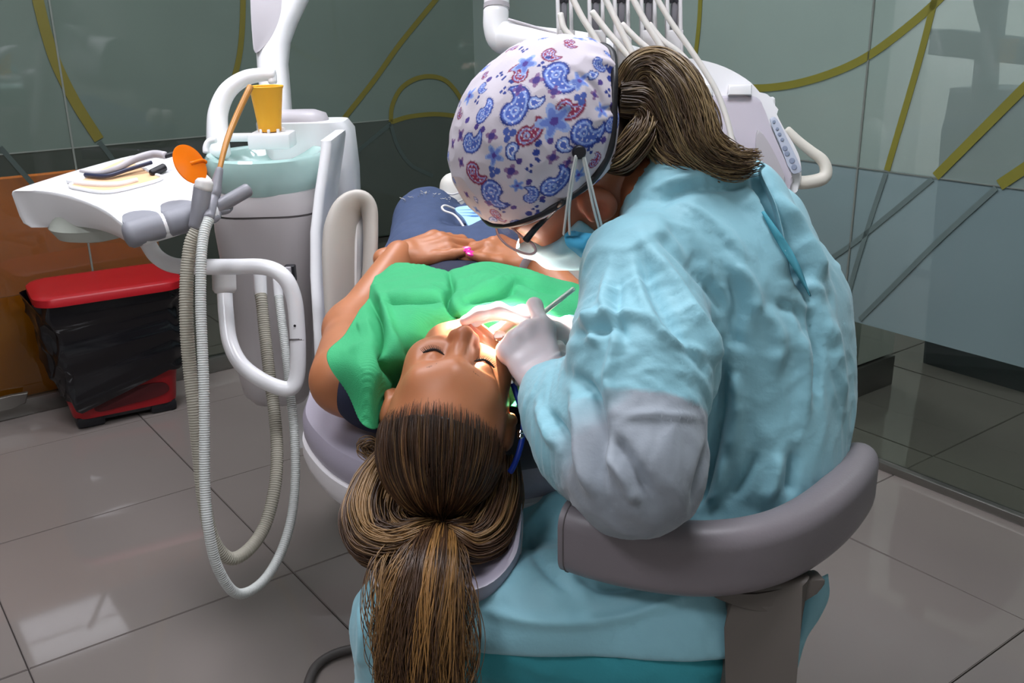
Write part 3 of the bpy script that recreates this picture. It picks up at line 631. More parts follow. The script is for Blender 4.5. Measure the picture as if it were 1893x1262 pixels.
# red body with the low front edge and foot opening
loft('body', [bsec(.035, bw, .21), bsec(.05, bw + .005, .215), bsec(.12, bw + .02, .225), bsec(.2, bw + .05, .24)], m_red, bn)
for s in (-1, 1):
    for t in (-1, 1): box('foot', bcn + BR @ np.array([s * (bw / 2 - .05), t * .06, .02]), (.09, .08, .04), m_black, bn, R=BR, bev=.012)
loft('plinth', [bsec(.018, bw - .03, .18), bsec(.04, bw - .01, .2)], m_black, bn)
slab('foot_recess', smooth_loop([bcn + BR @ np.array([x, -.1145, z]) for x, z in ((-.09, .055), (.0, .06), (.1, .068), (.14, .085), (.12, .115), (.04, .118), (-.05, .105), (-.1, .08))], 40), by, .006, mat('dark_red_recess', '#4a0409', rough=.6), bn, bev=.001)
# bag: draped, bulging, pointed low edge at the front left corner
n = 96; rg = []
for zi, z in enumerate(np.linspace(.45, .08, 40)):
    w = bw + .10 - .07 * (zi / 39); base = rrect(w + .02, .265 - .03 * zi / 39, .06, 23) + [0, -.012]; ring = []
    for j, (x, y) in enumerate(base):
        a = math.atan2(y, x); low = .12 + .045 * max(0, math.sin((x / w + .2) * 3.2)) + (.14 if y > .07 else 0) + (.06 if x < -w / 2 + .02 and y > -.05 else 0) - .05 * max(0, 1 - abs(x + w * .36) / (w * .14)) * (y < -.06)
        zz = .45 - (.45 - low) * zi / 39
        rr = 1 + .018 * math.sin(9 * a + 7 * zz * 6) + .016 * abs(math.sin(8 * a - 14 * zz)) + .012 * abs(math.sin(15 * a + 31 * zz)) + .03 * math.exp(-((zz - .25) / .07) ** 2) * (1 + math.sin(5 * a))
        ring.append(bcn + BR @ np.array([x * rr, y * rr, zz]))
    rg.append(np.array(ring))
rg = np.array(rg); nb1 = rg.reshape(-1, 3); outw = nb1 - bcn; outw[:, 2] = 0; outw /= np.linalg.norm(outw, axis=1)[:, None] + 1e-9
wv = noise(nb1 * [9, 9, 7] + 3); nb1 = nb1 + outw * (.016 * np.maximum(0, 1 - np.abs(wv) / .35) + .010 * np.maximum(0, 1 - np.abs(noise(nb1 * [17, 17, 9] + 9)) / .3) + .012 * wv)[:, None]
loft('bin_bag', list(nb1.reshape(rg.shape)), m_bag, bn, cap=False, ang=180)
loft('lid', [bsec(.44, bw + .09, .27, .06, 0, -.022), bsec(.445, bw + .125, .305, .07, 0, -.022), bsec(.468, bw + .125, .305, .07, 0, -.022), bsec(.474, bw + .11, .295, .07, 0, -.022), bsec(.476, bw + .06, .25, .06, 0, -.022)], m_red, bn)

# aluminium foot bracket at the glass, left of the bin
tag(recentre(slab('floor_spring_cover', [ONQ(x, y, QL - .03) for x, y in ((-40, 742), (20, 728), (50, 722), (46, 742), (20, 752), (-40, 768))], -GB, .02, m_alu, None, bev=.004)), 'flat metal glass bracket on the floor left of the bin', 'bracket')
# ================================================================== DENTAL CHAIR
m_vinyl = mat('lilac_grey_vinyl', '#9a93a0', rough=.38, var=.04, bump=.03, bscale=200)
m_vinyl2 = mat('beige_grey_vinyl', '#b3aca4', rough=.42, var=.04, bump=.03, bscale=200)
m_shell = mat('white_chair_shell', '#cfcacb', rough=.35, var=.03)
chair = empty('dental_chair', (-.1, 1.8, 0), 'reclined dental chair with lilac grey upholstery, white shell and headrest', 'dental chair')
bo = [(-.335, 1.47), (-.325, 1.38), (-.29, 1.30), (-.245, 1.235), (-.185, 1.185), (-.09, 1.155), (.0, 1.165), (.075, 1.195), (.13, 1.26), (.165, 1.36), (.17, 1.6), (.14, 1.85), (-.08, 1.92), (-.3, 1.85), (-.34, 1.6)]
bo = smooth_loop([(x, y, 0) for x, y in bo], 90); bcen = bo.mean(0)
def bring(k, z, sag=0.): r = bcen + (bo - bcen) * k; r = r.copy(); r[:, 2] = z; return r
loft('backrest', [bring(.5, .705), bring(.8, .708), bring(.93, .716), bring(.975, .715), bring(1.0, .703), bring(1.0, .682), bring(.985, .672)], m_vinyl, chair)
loft('backrest_shell', [bring(.985, .673), bring(1.012, .670), bring(1.018, .650), bring(1.0, .635), bring(.93, .615), bring(.7, .60), bring(.3, .595)], m_shell, chair)
box('back_bracket', (-.1, 1.55, .55), (.16, .5, .1), m_shell, chair, bev=.02)
tube('tilt_rod', [D(1000, 905, 1.45), D(985, 985, 1.5)], .008, m_black, chair, n=6)
tube('tilt_rod', [D(1020, 905, 1.5), D(1025, 960, 1.5)], .006, m_black, chair, n=6)
# seat and leg part
so_ = smooth_loop([(-.29, 1.83, 0), (-.12, 1.80, 0), (.1, 1.83, 0), (.13, 2.1, 0), (.1, 2.5, 0), (.06, 2.95, 0), (-.1, 3.02, 0), (-.28, 2.95, 0), (-.3, 2.5, 0), (-.32, 2.1, 0)], 70); sc_ = so_.mean(0)
def sring(k, z): r = sc_ + (so_ - sc_) * k; r = r.copy(); r[:, 2] = z + .0 * r[:, 1]; return r
loft('seat', [sring(.5, .70), sring(.9, .705), sring(.98, .70), sring(1, .685), sring(1, .665), sring(.97, .655)], m_vinyl, chair)
loft('seat_shell', [sring(.97, .655), sring(1.01, .65), sring(1.0, .62), sring(.8, .58)], m_shell, chair)
loft('pedestal', [ring3(rrect(w, d, r, 6), (-.1, 2.15, z)) for z, w, d, r in ((.0, .4, .75, .12), (.04, .4, .75, .12), (.06, .34, .66, .1), (.09, .2, .3, .08), (.4, .16, .24, .06), (.6, .2, .35, .06))], m_shell, chair)
# headrest
hrx = nrm([.98, .02, -.05]); hc = D(855, 975, 1.185); hy = nrm(D(845, 1070, 1.135) - D(862, 880, 1.24)); hz = nrm(np.cross(hrx, hy)); hz = hz if hz[2] > 0 else -hz
hxy = smooth_loop([(x, y, 0) for x, y in ((-.105, -.07), (-.075, -.11), (0, -.115), (.055, -.108), (.071, -.06), (.073, .0), (.066, .045), (.035, .083), (-.02, .095), (-.07, .09), (-.105, .05), (-.11, 0))], 60)
HRm = np.stack([hrx, hy, hz], 1)
def hring(k, z): return np.stack([hc + HRm @ np.array([x * k, y * k, z]) for x, y, _ in hxy])
loft('headrest_pad', [hring(.4, -.016), hring(.75, -.012), hring(.9, .002), hring(.97, .002), hring(1., -.008), hring(1., -.022), hring(.98, -.028)], m_vinyl, chair)
loft('headrest_shell', [hring(.98, -.028), hring(1.02, -.03), hring(1.02, -.042), hring(.97, -.05), hring(.6, -.054)], m_shell, chair)
box('headrest_bar', hc + HRm @ np.array([-.01, -.16, -.05]), (.05, .2, .02), m_steel, chair, R=HRm, bev=.004)
# armrests, folded up
arm_n = nrm([.5, .86, 0]); ar = [(622, 660, .017), (612, 600, .0185), (610, 540, .02), (609, 480, .021), (612, 430, .0205), (624, 394, .018), (645, 379, .015), (661, 388, .012), (666, 420, .0105), (665, 490, .010), (660, 560, .010), (654, 640, .010)]
tube('armrest', [D(x, y, 1.76) + arm_n * .03 for x, y, _ in ar], .02, m_vinyl2, chair, n=70, seg=24, flat=2.0, rads=[r for _, _, r in ar], up=arm_n)
slab('armrest_panel', smooth_loop([D(x, y, 1.79) for x, y in ((618, 640), (616, 520), (622, 420), (640, 394), (656, 396), (660, 430), (658, 540), (652, 640))], 40), arm_n, .05, m_wp2, chair, bev=.006)
slab('armrest_stem', smooth_loop([D(x, y, 1.755) for x, y in ((600, 575), (644, 575), (655, 640), (660, 720), (625, 740), (615, 660))], 30), [.5, .86, 0], .04, m_wp2, chair, bev=.008)
slab('armrest', smooth_loop([D(x, y, 1.86) for x, y in ((1018, 560), (1012, 520), (1015, 490), (1035, 472), (1062, 470), (1080, 490), (1086, 530), (1082, 600), (1030, 600))], 40), [.3, .95, .0], .06, m_vinyl2, chair, bev=.012)

# ================================================================== shared anatomy
def rotv(a, k, t): k = nrm(k); a = np.asarray(a, float); return a * math.cos(t) + np.cross(k, a) * math.sin(t) + k * (k @ a) * (1 - math.cos(t))
def head_fn(O, R, s=1., mouth_open=0., short=1.):
    def fn(P):
        q = ((P - O) @ R) / s; q = q.astype(np.float32); q[:, 2] = np.where(q[:, 2] < 0, q[:, 2] * short, q[:, 2]); X = q.copy(); X[:, 0] = np.abs(X[:, 0])
        d = d_ell(q, (0, -.012, .022), (.074, .097, .088))
        d = smin(d, d_ell(q, (0, .026, -.045), (.058, .064, .078)), .05)
        d = smin(d, d_cap(X, (0, .062, -.108), (.022, .05, -.104), .024, .02), .03)          # chin
        d = smin(d, d_cap(X, (.05, .0, -.055), (.03, .045, -.1), .018, .018), .03)             # jaw
        d = smin(d, d_cap(X, (0, .082, .024), (.035, .066, .026), .014, .013), .03)            # brow
        d = smin(d, d_sph(X, (.041, .058, -.035), .024), .025)                                # cheekbone
        d = smax(d, -d_ell(X, (.031, .1, -.006), (.017, .018, .011)), .02)                     # eye socket
        d = smin(d, d_sph(X, (.031, .0735, -.008), .0135), .006)                              # lid
        d = smin(d, d_cap(q, (0, .081, .006), (0, .103, -.031), .0078, .0105), .013)           # nose
        d = smin(d, d_sph(q, (0, .1065, -.034), .0114), .008)
        d = smin(d, d_ell(X, (.0125, .096, -.039), (.008, .011, .008)), .007)
        d = smax(d, -d_ell(X, (.0065, .099, -.0475), (.004, .006, .005)), .003)
        d = smin(d, d_cap(X, (0, .09, -.071), (.018, .081, -.074), .006, .004), .008)          # lips
        d = smin(d, d_cap(X, (0, .088, -.083 - mouth_open), (.016, .08, -.079 - mouth_open * .5), .0065, .004), .008)
        ear = d_ell(X, (.080, -.014, -.018), (.010, .021, .032)); ear = smax(ear, -d_ell(X, (.092, -.009, -.017), (.009, .012, .021)), .005); ear = smin(ear, d_ell(X, (.083, .002, -.022), (.005, .006, .008)), .004)
        d = smin(d, ear, .008)
        return d * s
    return fn
def hand_prims(w, xd, back, thumb_side, bends, spread=(.10, .03, -.04, -.12), thumb=((.25, .45, -.35), .30, .3), s=1.):
    """list of tapered segments of a hand. w wrist, xd along the hand, back = out of the back of the hand, thumb_side = +-1"""
    x = nrm(xd); z = nrm(np.asarray(back) - x * (np.asarray(back) @ x)); y = np.cross(z, x) * thumb_side
    T = lambda a: np.asarray(w) + s * (x * a[0] + y * a[1] + z * a[2])
    pr = []; tips = []
    kn = [(.088, .027, .004), (.092, .008, .006), (.088, -.011, .004), (.080, -.028, 0)]
    ln = [(.043, .026, .021), (.047, .030, .022), (.043, .028, .021), (.034, .021, .019)]; rd = [(.0098, .0088, .008, .0068), (.0102, .009, .0082, .007), (.0096, .0086, .0078, .0066), (.0086, .0076, .007, .006)]
    for f in range(4):
        pr.append((T((.012, kn[f][1] * .5, 0)), T(kn[f]), .0135 * s, .0108 * s))
        p = np.array(kn[f], float); a = 0.
        for j in range(3):
            a += math.radians(bends[f][j]); dr = np.array([math.cos(a) * math.cos(spread[f]), math.sin(spread[f]) * max(0, math.cos(a)), -math.sin(a)])
            q = p + dr * ln[f][j]; pr.append((T(p), T(q), rd[f][j] * s, rd[f][j + 1] * s)); p = q
        tips.append((T(p), x * dr[0] + y * dr[1] + z * dr[2], rd[f][3] * s))
    for i in range(3): pr.append((T(np.array(kn[i]) * .93), T(np.array(kn[i + 1]) * .93), .011 * s, .011 * s))
    d0 = nrm(thumb[0]); p = np.array([.02, .02, -.006]); a1, a2 = thumb[1], thumb[2]
    d1 = nrm(d0 + np.array([a1, -a1 * .6, 0])); d2 = nrm(d1 + np.array([a2, -a2 * .6, 0]))
    pr.append((T(p), T(p + d0 * .04), .0145 * s, .012 * s)); p = p + d0 * .04
    pr.append((T(p), T(p + d1 * .032), .0108 * s, .0092 * s)); p = p + d1 * .032
    pr.append((T(p), T(p + d2 * .026), .0092 * s, .0074 * s)); p = p + d2 * .026
    tips.append((T(p), x * d2[0] + y * d2[1] + z * d2[2], .0074 * s))
    pr.append((T((0, .006, 0)), T((.03, .012, -.002)), .016 * s, .014 * s)); pr.append((T((-.03, .0, 0)), T((.02, -.006, 0)), .018 * s, .0165 * s)); pr.append((T((-.03, .006, 0)), T((.02, .006, 0)), .018 * s, .0165 * s))
    return pr, tips, (x, y, z)
def prims_fn(pr, k=.007):
    def fn(P):
        d = None
        for a, b, ra, rb in pr:
            e = d_cap(P, a, b, ra, rb); d = e if d is None else smin(d, e, k)
        return d
    return fn
def bounds(pr, pad=.02):
    A = np.array([p[0] for p in pr] + [p[1] for p in pr]); r = max(max(p[2], p[3]) for p in pr) + pad; return A.min(0) - r, A.max(0) + r
def join(parts):
    V = []; Q = []; n = 0
    for v, q in parts: V.append(v); Q.append(q + n); n += len(v)
    return np.vstack(V), np.vstack(Q)
def strands(name, paths, rad, cols, m, parent=None, sides=4):
    """paths (S,n,3), rad (S,n), cols (S,n,3) -> one mesh of fine tubes"""
    S, n, _ = paths.shape; T = np.gradient(paths, axis=1); T /= np.linalg.norm(T, axis=2)[..., None] + 1e-9
    up = np.zeros_like(T); up[..., 2] = 1; A = np.cross(T, up + .01 * T[..., ::-1]); A /= np.linalg.norm(A, axis=2)[..., None] + 1e-9; B = np.cross(T, A)
    th = np.linspace(0, 2 * math.pi, sides, endpoint=False) + .4
    V = paths[:, :, None] + rad[:, :, None, None] * (np.cos(th)[None, None, :, None] * A[:, :, None] + np.sin(th)[None, None, :, None] * B[:, :, None])
    i = np.arange(S)[:, None, None] * n * sides; j = np.arange(n - 1)[None, :, None] * sides; k = np.arange(sides)[None, None]; k2 = (k + 1) % sides
    Q = np.stack([i + j + k, i + j + k2, i + j + sides + k2, i + j + sides + k], -1).reshape(-1, 4)
    o = np_mesh(name, V.reshape(-1, 3), Q, m, parent); vcol(o, np.repeat(cols.reshape(-1, 3), sides, 0)); return o

# ================================================================== PATIENT
m_skin_p = mat('tanned_skin', '#9c6043', rough=.42, var=.06, vscale=25, sss=.12, attr='Col', bump=.04, bscale=220, spec=.45)
m_hair = mat('hair_strands', '#3a2414', rough=.38, var=.25, vscale=40, attr='Col', spec=.5)
m_nail = mat('hot_pink_nail_polish', '#f02fa0', rough=.2, coat=.5)
m_lash = mat('black_brown_lashes', '#1c110c', rough=.7)
m_denim = mat('blue_denim', '#3c4a69', rough=.85, var=.22, vscale=60, bump=.25, bscale=500)
m_navy = mat('navy_jersey', '#1d2238', rough=.85, var=.15, bump=.1, bscale=300)
E_ = D(848, 664, 1.2); vv = ray(848, 664); ph = math.radians(12); tl = math.radians(13)
_y = np.array([0, -math.sin(ph), math.cos(ph)]); _z = np.array([0, -math.cos(ph), -math.sin(ph)]); _x = np.cross(_y, _z)
PR_ = np.stack([rotv(a, vv, tl) for a in (_x, _y, _z)], 1); PO = E_ - PR_ @ np.array([0, .085, -.008])
PL = lambda *a: PO + PR_ @ np.array(a, float)
patient = empty('person', (-.1, 1.6, .7), 'person lying back with closed eyes, long highlighted ponytail and jeans', 'person')
shL, shR = np.array([-.243, 1.315, .795]), np.array([.085, 1.345, .795]); elL, elR = np.array([-.268, 1.535, .80]), np.array([.13, 1.55, .80])
wrL, wrR = D(738, 470, 1.75), D(992, 482, 1.74)
chest = [((-.08, 1.50, .785), (.15, .21, .088)), ((-.09, 1.70, .785), (.135, .16, .08)), ((-.1, 1.86, .785), (.155, .13, .088))]
hf = head_fn(PO, PR_)
def torso_fn(P, g=0.):
    d = None
    for c, r in chest: e = d_ell(P, c, np.array(r) + g); d = e if d is None else smin(d, e, .06)
    d = smin(d, d_cap(P, shL + [.05, .02, -.01], shR + [-.05, .0, -.01], .058 + g, .058 + g), .06); return d
kneeL, kneeR = np.array([-.185, 2.16, .845]), np.array([-.03, 2.17, .85]); footL, footR = np.array([-.18, 2.62, .765]), np.array([-.06, 2.62, .765])
hipL, hipR = np.array([-.175, 1.88, .80]), np.array([-.03, 1.88, .80])
def body_fn(P):
    d = torso_fn(P)
    neck = d_cap(P, PL(0, -.02, -.07), (-.07, 1.37, .80), .05, .062); d = smin(d, neck, .05)
    for a, b, c in ((shL, elL, wrL), (shR, elR, wrR)): d = smin(d, d_chain(P, [a, b, c], [.052, .04, .026], .03), .04)
    for h, k, f in ((hipL, kneeL, footL), (hipR, kneeR, footR)): d = smin(d, d_chain(P, [h, k, f], [.075, .056, .035], .03), .04)
    return d
VB, QB = sdf(body_fn, (-.42, 1.15, .62), (.28, 2.72, .98), .0055)
VH, QH = sdf(lambda P: smin(hf(P), d_cap(P, PL(0, -.02, -.07), (-.07, 1.37, .80), .05, .062), .03), PO - .17, PO + .2, .0022)
hpL, tpL, axL = hand_prims(wrL, D(850, 442, 1.79) - wrL, (-.1, -.45, .9), -1, [(22, 18, 10), (20, 20, 12), (22, 22, 12), (25, 25, 15)], thumb=((.78, .40, .20), .12, .05), s=1.0)
hpR, tpR, axR = hand_prims(wrR, D(885, 452, 1.76) - wrR, (.05, -.4, .92), 1, [(28, 30, 16), (30, 34, 20), (32, 36, 20), (34, 36, 22)], thumb=((.80, .38, .22), .1, .05), s=1.0)
hands = [sdf(prims_fn(p), *bounds(p), .0022) for p in (hpL, hpR)]
V, Q = join([(VB, QB), (relax(VH, QH, 1), QH)] + hands)
body = np_mesh('body', V, Q, m_skin_p, patient)
# skin colour: redder lips, nose tip, knuckles
q = (V - PO) @ PR_; base = np.array(C('#aa6c48')[:3]); col = np.tile(base, (len(V), 1)); lips = np.exp(-((np.abs(q[:, 0]) / .022) ** 4 + ((q[:, 2] + .077) / .011) ** 2)) * (q[:, 1] > .07)
col = col * (1 - .6 * lips[:, None]) + .6 * lips[:, None] * np.array(C('#b0504c')[:3]); red = np.exp(-(np.linalg.norm(q - [0, .105, -.04], axis=1) / .022) ** 2)
col = col * (1 - .25 * red[:, None]) + .25 * red[:, None] * np.array(C('#c2553c')[:3]); col *= (1 + .08 * noise(V * 30))[:, None]; vcol(body, col)
# closed lash lines and brows
for s in (-1, 1):
    lash = [PL(s * x, .088 - 10 * (x - .03) ** 2 - .003 * abs(x - .03) / .015, z) for x, z in ((.017, -.0105), (.024, -.0135), (.031, -.0145), (.038, -.0135), (.045, -.010))]
    tube('eyelashes', lash, .0014, m_lash, body, n=16, seg=6, rads=[.0006, .0013, .0016, .0018, .0009])
    S = 22; t = np.linspace(.15, 1, S); b0 = np.array(cr(lash, 40))[(t * 39).astype(int)]; dirs = np.array([PR_ @ nrm([s * (.15 + .7 * a), .75, -.55 + .25 * a]) for a in t])
    Pth = b0[:, None] + dirs[:, None] * (np.linspace(0, 1, 5) * .0075)[None, :, None] + (PR_ @ np.array([0, .0, .35]))[None, None] * (np.linspace(0, 1, 5)[None, :, None] ** 2 * .004)
    strands('lash_hairs', Pth, np.linspace(.00045, .0001, 5)[None] * np.ones((S, 1)), np.tile(np.array(C('#1c110c')[:3]), (S, 5, 1)), m_hair, body, 3)
    S = 46; t = rng.rand(S); b0 = np.array([PL(s * (.014 + .034 * a), .0975 - .006 * a - 11 * (.014 + .034 * a) ** 2 * .8, .021 + .008 * math.sin(a * 2.6) + rng.uniform(-.002, .002)) for a in t])
    dirs = np.array([PR_ @ np.array([s * .8, -.1, .45 - .6 * a]) for a in t]); Pth = b0[:, None] + dirs[:, None] * np.linspace(0, .009, 4)[None, :, None]
    strands('eyebrow', Pth, np.full((S, 4), .00035), np.tile(np.array(C('#4a2f20')[:3]), (S, 4, 1)), m_hair, body, 3)
# nails
for tips, ax, idx in ((tpL, axL, (0, 4)), (tpR, axR, (4, 0))):
    for i in idx:
        p, dr, r = tips[i]; up_ = nrm(np.array([-.1, -.55, .8]) - dr * (np.array([-.1, -.55, .8]) @ dr)); R = basis(z=up_, x=dr)
        lathe('fingernail', [(0, .0022), (.5, .002), (.85, .0012), (1., -.001)], p + up_ * r * .72 - dr * .001, m_nail, body, R=R @ np.diag([.0095, .0066, 1]), seg=20)
# clothes
def top_fn(P): return np.maximum(smin(torso_fn(P, .007), d_cap(P, shL + [.075, .01, 0], shL + [.05, -.02, -.005], .062), .03), P[:, 1] - 1.80)
Vt, Qt = sdf(top_fn, (-.3, 1.2, .66), (.2, 1.85, .95), .006); Nt = vnormals(Vt, Qt); Vt = Vt + Nt * (.004 * noise(Vt * 14))[:, None]
np_mesh('top', Vt, Qt, m_navy, patient)
def jeans_fn(P):
    d = d_ell(P, (-.1, 1.88, .79), (.172, .15, .10))
    for h, k, f in ((hipL, kneeL, footL), (hipR, kneeR, footR)): d = smin(d, d_chain(P, [h, k, f], [.088, .072, .055], .03), .03)
    return np.maximum(d, 1.735 - P[:, 1])
Vj, Qj = sdf(jeans_fn, (-.32, 1.7, .66), (.12, 2.72, .97), .0055); Nj = vnormals(Vj, Qj); Vj = Vj + Nj * (.005 * noise(Vj * [9, 16, 12]) + .0025 * np.abs(noise(Vj * 26)))[:, None]
jn = np_mesh('jeans', Vj, Qj, m_denim, patient)
# frayed openings at the knees
m_fray = mat('frayed_white_cotton', '#cfcac2', rough=.9)
for kn, nf in ((kneeL + [0, -.02, .07], 170), (kneeR + [.04, -.12, .065], 150)):
    a = rng.uniform(-1, 1, (nf, 2)); st = kn + np.c_[a[:, 0] * .05, a[:, 1] * .014, -abs(a[:, 0]) * .018]; dr = np.c_[rng.normal(0, .5, nf), rng.normal(-.3, .6, nf), rng.uniform(.05, .5, nf)] * .016
    Pth = st[:, None] + dr[:, None] * np.linspace(0, 1, 5)[None, :, None] + rng.normal(0, .0012, (nf, 5, 3)); strands('frayed_hem', Pth, np.full((nf, 5), .0007), np.tile(np.array(C('#d8d3ca')[:3]), (nf, 5, 1)), m_hair, jn, 3)
# shoes
m_shoe = mat('white_canvas_shoe', '#d9d5cc', rough=.7, var=.06)
for f, nm in ((D(838, 362, 2.62), 0), (D(905, 372, 2.62), 1)):
    Vs, Qs = sdf(lambda P: smin(d_cap(P, f + [0, .0, -.10], f + [0, .03, .02], .042, .038), d_ell(P, f + [0, -.005, -.1], (.045, .06, .04)), .03), f - .2, f + .12, .006)
    sh = np_mesh('shoe', Vs, Qs, m_shoe, patient)
    for k in range(4): tube('lace', [f + [-.028, -.036 + .002 * k, .02 - .024 * k], f + [0, -.043 + .001 * k, .012 - .024 * k], f + [.028, -.036 + .002 * k, .02 - .024 * k]], .0028, m_wp2, sh, n=8, seg=6)
# white wristband
a = nrm(wrR - elR); bc_ = wrR + a * -.012; R = basis(z=a); tube('wristband', [bc_ + R @ np.array([.031 * math.cos(t), .031 * math.sin(t), 0]) for t in np.linspace(0, 2 * math.pi, 33)], .013, mat('white_band', '#d6d3de', rough=.4), patient, flat=.25, smooth_path=False, round_end=False, seg=12, up=a)
# ------------------------------------------------------------------ hair
HC = PL(0, -.012, .022); HRd = np.array([.081, .103, .096])
tie = PL(.022, -.098, .100)
def hair_cap(P):
    q_ = ((P - PO) @ PR_).astype(np.float32); d = d_ell(q_, (0, -.014, .022), (.077, .099, .0915))
    cut = -(q_ @ np.array([0, -.60, .80], np.float32)) + .024 + 4.2 * q_[:, 0] ** 2 * .4; return smax(d, cut, .012)
Vc, Qc = sdf(hair_cap, PO - .16, PO + .16, .003); cap_o = np_mesh('hair_base', Vc, Qc, m_hair, patient); vcol(cap_o, np.tile(np.array(C('#24150d')[:3]), (len(Vc), 1)))
dark, mid, blond = [np.array(C(c)[:3]) for c in ('#22140c', '#4a311e', '#86653d')]
def hcol(S, n, p_light, t0=0., t1=1., gold=0.):
    k = rng.rand(S); t = np.linspace(t0, t1, n)[None]; w = np.clip((rng.rand(S) < p_light)[:, None] * (.25 + .75 * t) * rng.uniform(.5, 1, S)[:, None], 0, 1)[..., None]
    b = (dark[None, None] * (1 - k[:, None, None]) + mid[None, None] * k[:, None, None]); b = b + (mid - b) * (t[..., None] * .5)
    c = b * (1 - w) + w * blond; return c * (1 + gold * np.array([.25, .1, -.2]))
tdir = ((tie - HC) @ PR_) / HRd; tdir_n = nrm(tdir)
S, n = 2800, 26
# roots: along the hairline and over the crown
u = rng.uniform(-1, 1, S); back = rng.rand(S) ** 1.6
ang = u * 1.75
rx = np.sin(ang) * .98; ry = np.cos(ang) * .76 - .10; rz = np.where(np.abs(ang) < 1.2, .43 - .14 * ang ** 2, .2 - .5 * (np.abs(ang) - 1.2)) + np.abs(rng.normal(0, .05, S)) * np.where(rng.rand(S) < .7, -.5, 1)
rd_ = np.stack([rx, ry, rz], 1); rd_ /= np.linalg.norm(rd_, axis=1)[:, None]
tt = np.linspace(0, 1, n)
dots = np.clip(rd_ @ tdir_n, -1, 1); om = np.arccos(dots)[:, None]
t_ = (back * .55)[:, None] + (1 - (back * .55)[:, None]) * tt[None]
sl = (np.sin((1 - t_) * om)[..., None] * rd_[:, None] + np.sin(t_ * om)[..., None] * tdir_n) / np.sin(om)[..., None]
lift = .985 + (.02 + .06 * rng.rand(S)[:, None]) * np.sin(np.pi * tt)[None] ** .7 + .012 * np.sin(tt[None] * 9 + rng.rand(S)[:, None] * 6)
Pl = sl * lift[..., None] * HRd
w_ = np.clip((tt - .82) / .18, 0, 1)[None, :, None]; Pw = (Pl @ PR_.T + HC) * (1 - w_) + w_ * (tie + rng.normal(0, .006, (S, 1, 3)))
strands('scalp_hair', Pw, np.full((S, n), .0009) * np.minimum(1, .18 + tt * 3)[None], hcol(S, n, .2, .0, .9) * (1 + .9 * np.clip(noise(np.c_[ang * 9, back * 2, np.zeros(S)]) * 1.6, -.35, 1))[:, None, None], m_hair, patient)
def bundle(name, ctr, wid, S, n, p_light, r=.0011, gold=0., jit=.003, parent=None, flat=1., tail=False):
    Cc = cr(ctr, n); T, A, B = frames(Cc, up=[0, 0, 1] if abs(nrm(Cc[1] - Cc[0])[2]) < .8 else [0, 1, 0]); wd = np.interp(tt if n == len(tt) else np.linspace(0, 1, n), np.linspace(0, 1, len(wid)), wid)
    rr = np.sqrt(rng.rand(S)); th = rng.rand(S) * 2 * np.pi; x = rr * np.cos(th); y = rr * np.sin(th) * flat; tn_ = np.linspace(0, 1, n)
    wob = lambda f: np.sin(tn_[None] * f * rng.uniform(.6, 1.4, S)[:, None] + rng.rand(S)[:, None] * 6.3) * jit * np.linspace(.3, 1.5, n)[None]
    fi = np.arange(n)[None] * (rng.uniform(.68, 1, S)[:, None] ** .7 if tail else np.ones((S, 1))); i0_ = np.minimum(fi.astype(int), n - 2); fr_ = (fi - i0_)[..., None]
    gt = lambda M_: M_[i0_] * (1 - fr_) + M_[i0_ + 1] * fr_
    wds = gt(wd[:, None])[..., 0]; P = gt(Cc) + (x[:, None] * wds + wob(7))[..., None] * gt(A) + (y[:, None] * wds + wob(8))[..., None] * gt(B)
    rad = np.full((S, n), r)
    if tail: rad *= np.linspace(1, .5, n)[None]
    cl_ = noise(np.c_[x * 3.1, y * 3.1, np.full(S, len(name) * 1.7 + ctr[0][0] * 9)]) + .35 * noise(np.c_[x * 9, y * 9, np.full(S, 3.3)]); lw = np.clip(cl_ * 1.7 + p_light * .9 - .1 + rng.normal(0, .22, S), 0, 1)[:, None, None]
    k_ = rng.rand(S)[:, None, None]; b_ = dark * (1 - k_) * .5 + mid * (.5 + .5 * k_); cc = (b_ * (1 - lw) + blond * lw) * np.ones((1, n, 1)); cc = cc * (1 + gold * np.array([.35, .12, -.3]) * lw)
    return strands(name, P, rad, cc, m_hair, parent or patient)
bundle('ponytail', [tie, D(806, 1000, 1.15), D(794, 1060, 1.105), D(783, 1130, 1.09), D(777, 1210, 1.085), D(776, 1300, 1.085), D(778, 1400, 1.09)], [.010, .026, .036, .043, .046, .044, .036], 2300, 30, .42, r=.0008, gold=.5, jit=.006, tail=True, flat=.75)
bundle('side_sweep', [D(722, 850, 1.25), D(692, 900, 1.22), D(676, 955, 1.19), D(690, 1000, 1.165), D(735, 1012, 1.15), D(785, 990, 1.16), tie], [.022, .028, .030, .028, .024, .016, .008], 900, 26, .55, r=.0009, jit=.004)
bundle('side_sweep', [D(752, 880, 1.23), D(728, 925, 1.21), D(722, 965, 1.195), D(745, 990, 1.175), D(785, 985, 1.17), tie], [.020, .024, .024, .02, .014, .008], 500, 22, .35, r=.0009, jit=.003)
bundle('side_sweep', [D(912, 890, 1.24), D(895, 945, 1.21), D(868, 985, 1.185), D(840, 985, 1.17), tie], [.018, .022, .02, .014, .008], 420, 20, .2, r=.0009, jit=.003)
bundle('side_sweep', [D(940, 850, 1.26), D(935, 920, 1.225), D(912, 985, 1.18), D(872, 1008, 1.16), D(838, 990, 1.16), tie], [.014, .022, .024, .02, .014, .008], 360, 26, .3, jit=.002)
bundle('loose_lock', [tie, D(775, 1010, 1.13), D(740, 1060, 1.105), D(722, 1130, 1.09), D(720, 1210, 1.085), D(735, 1300, 1.09)], [.008, .012, .014, .012, .010, .008], 110, 26, .5, gold=.1, jit=.006, tail=True)
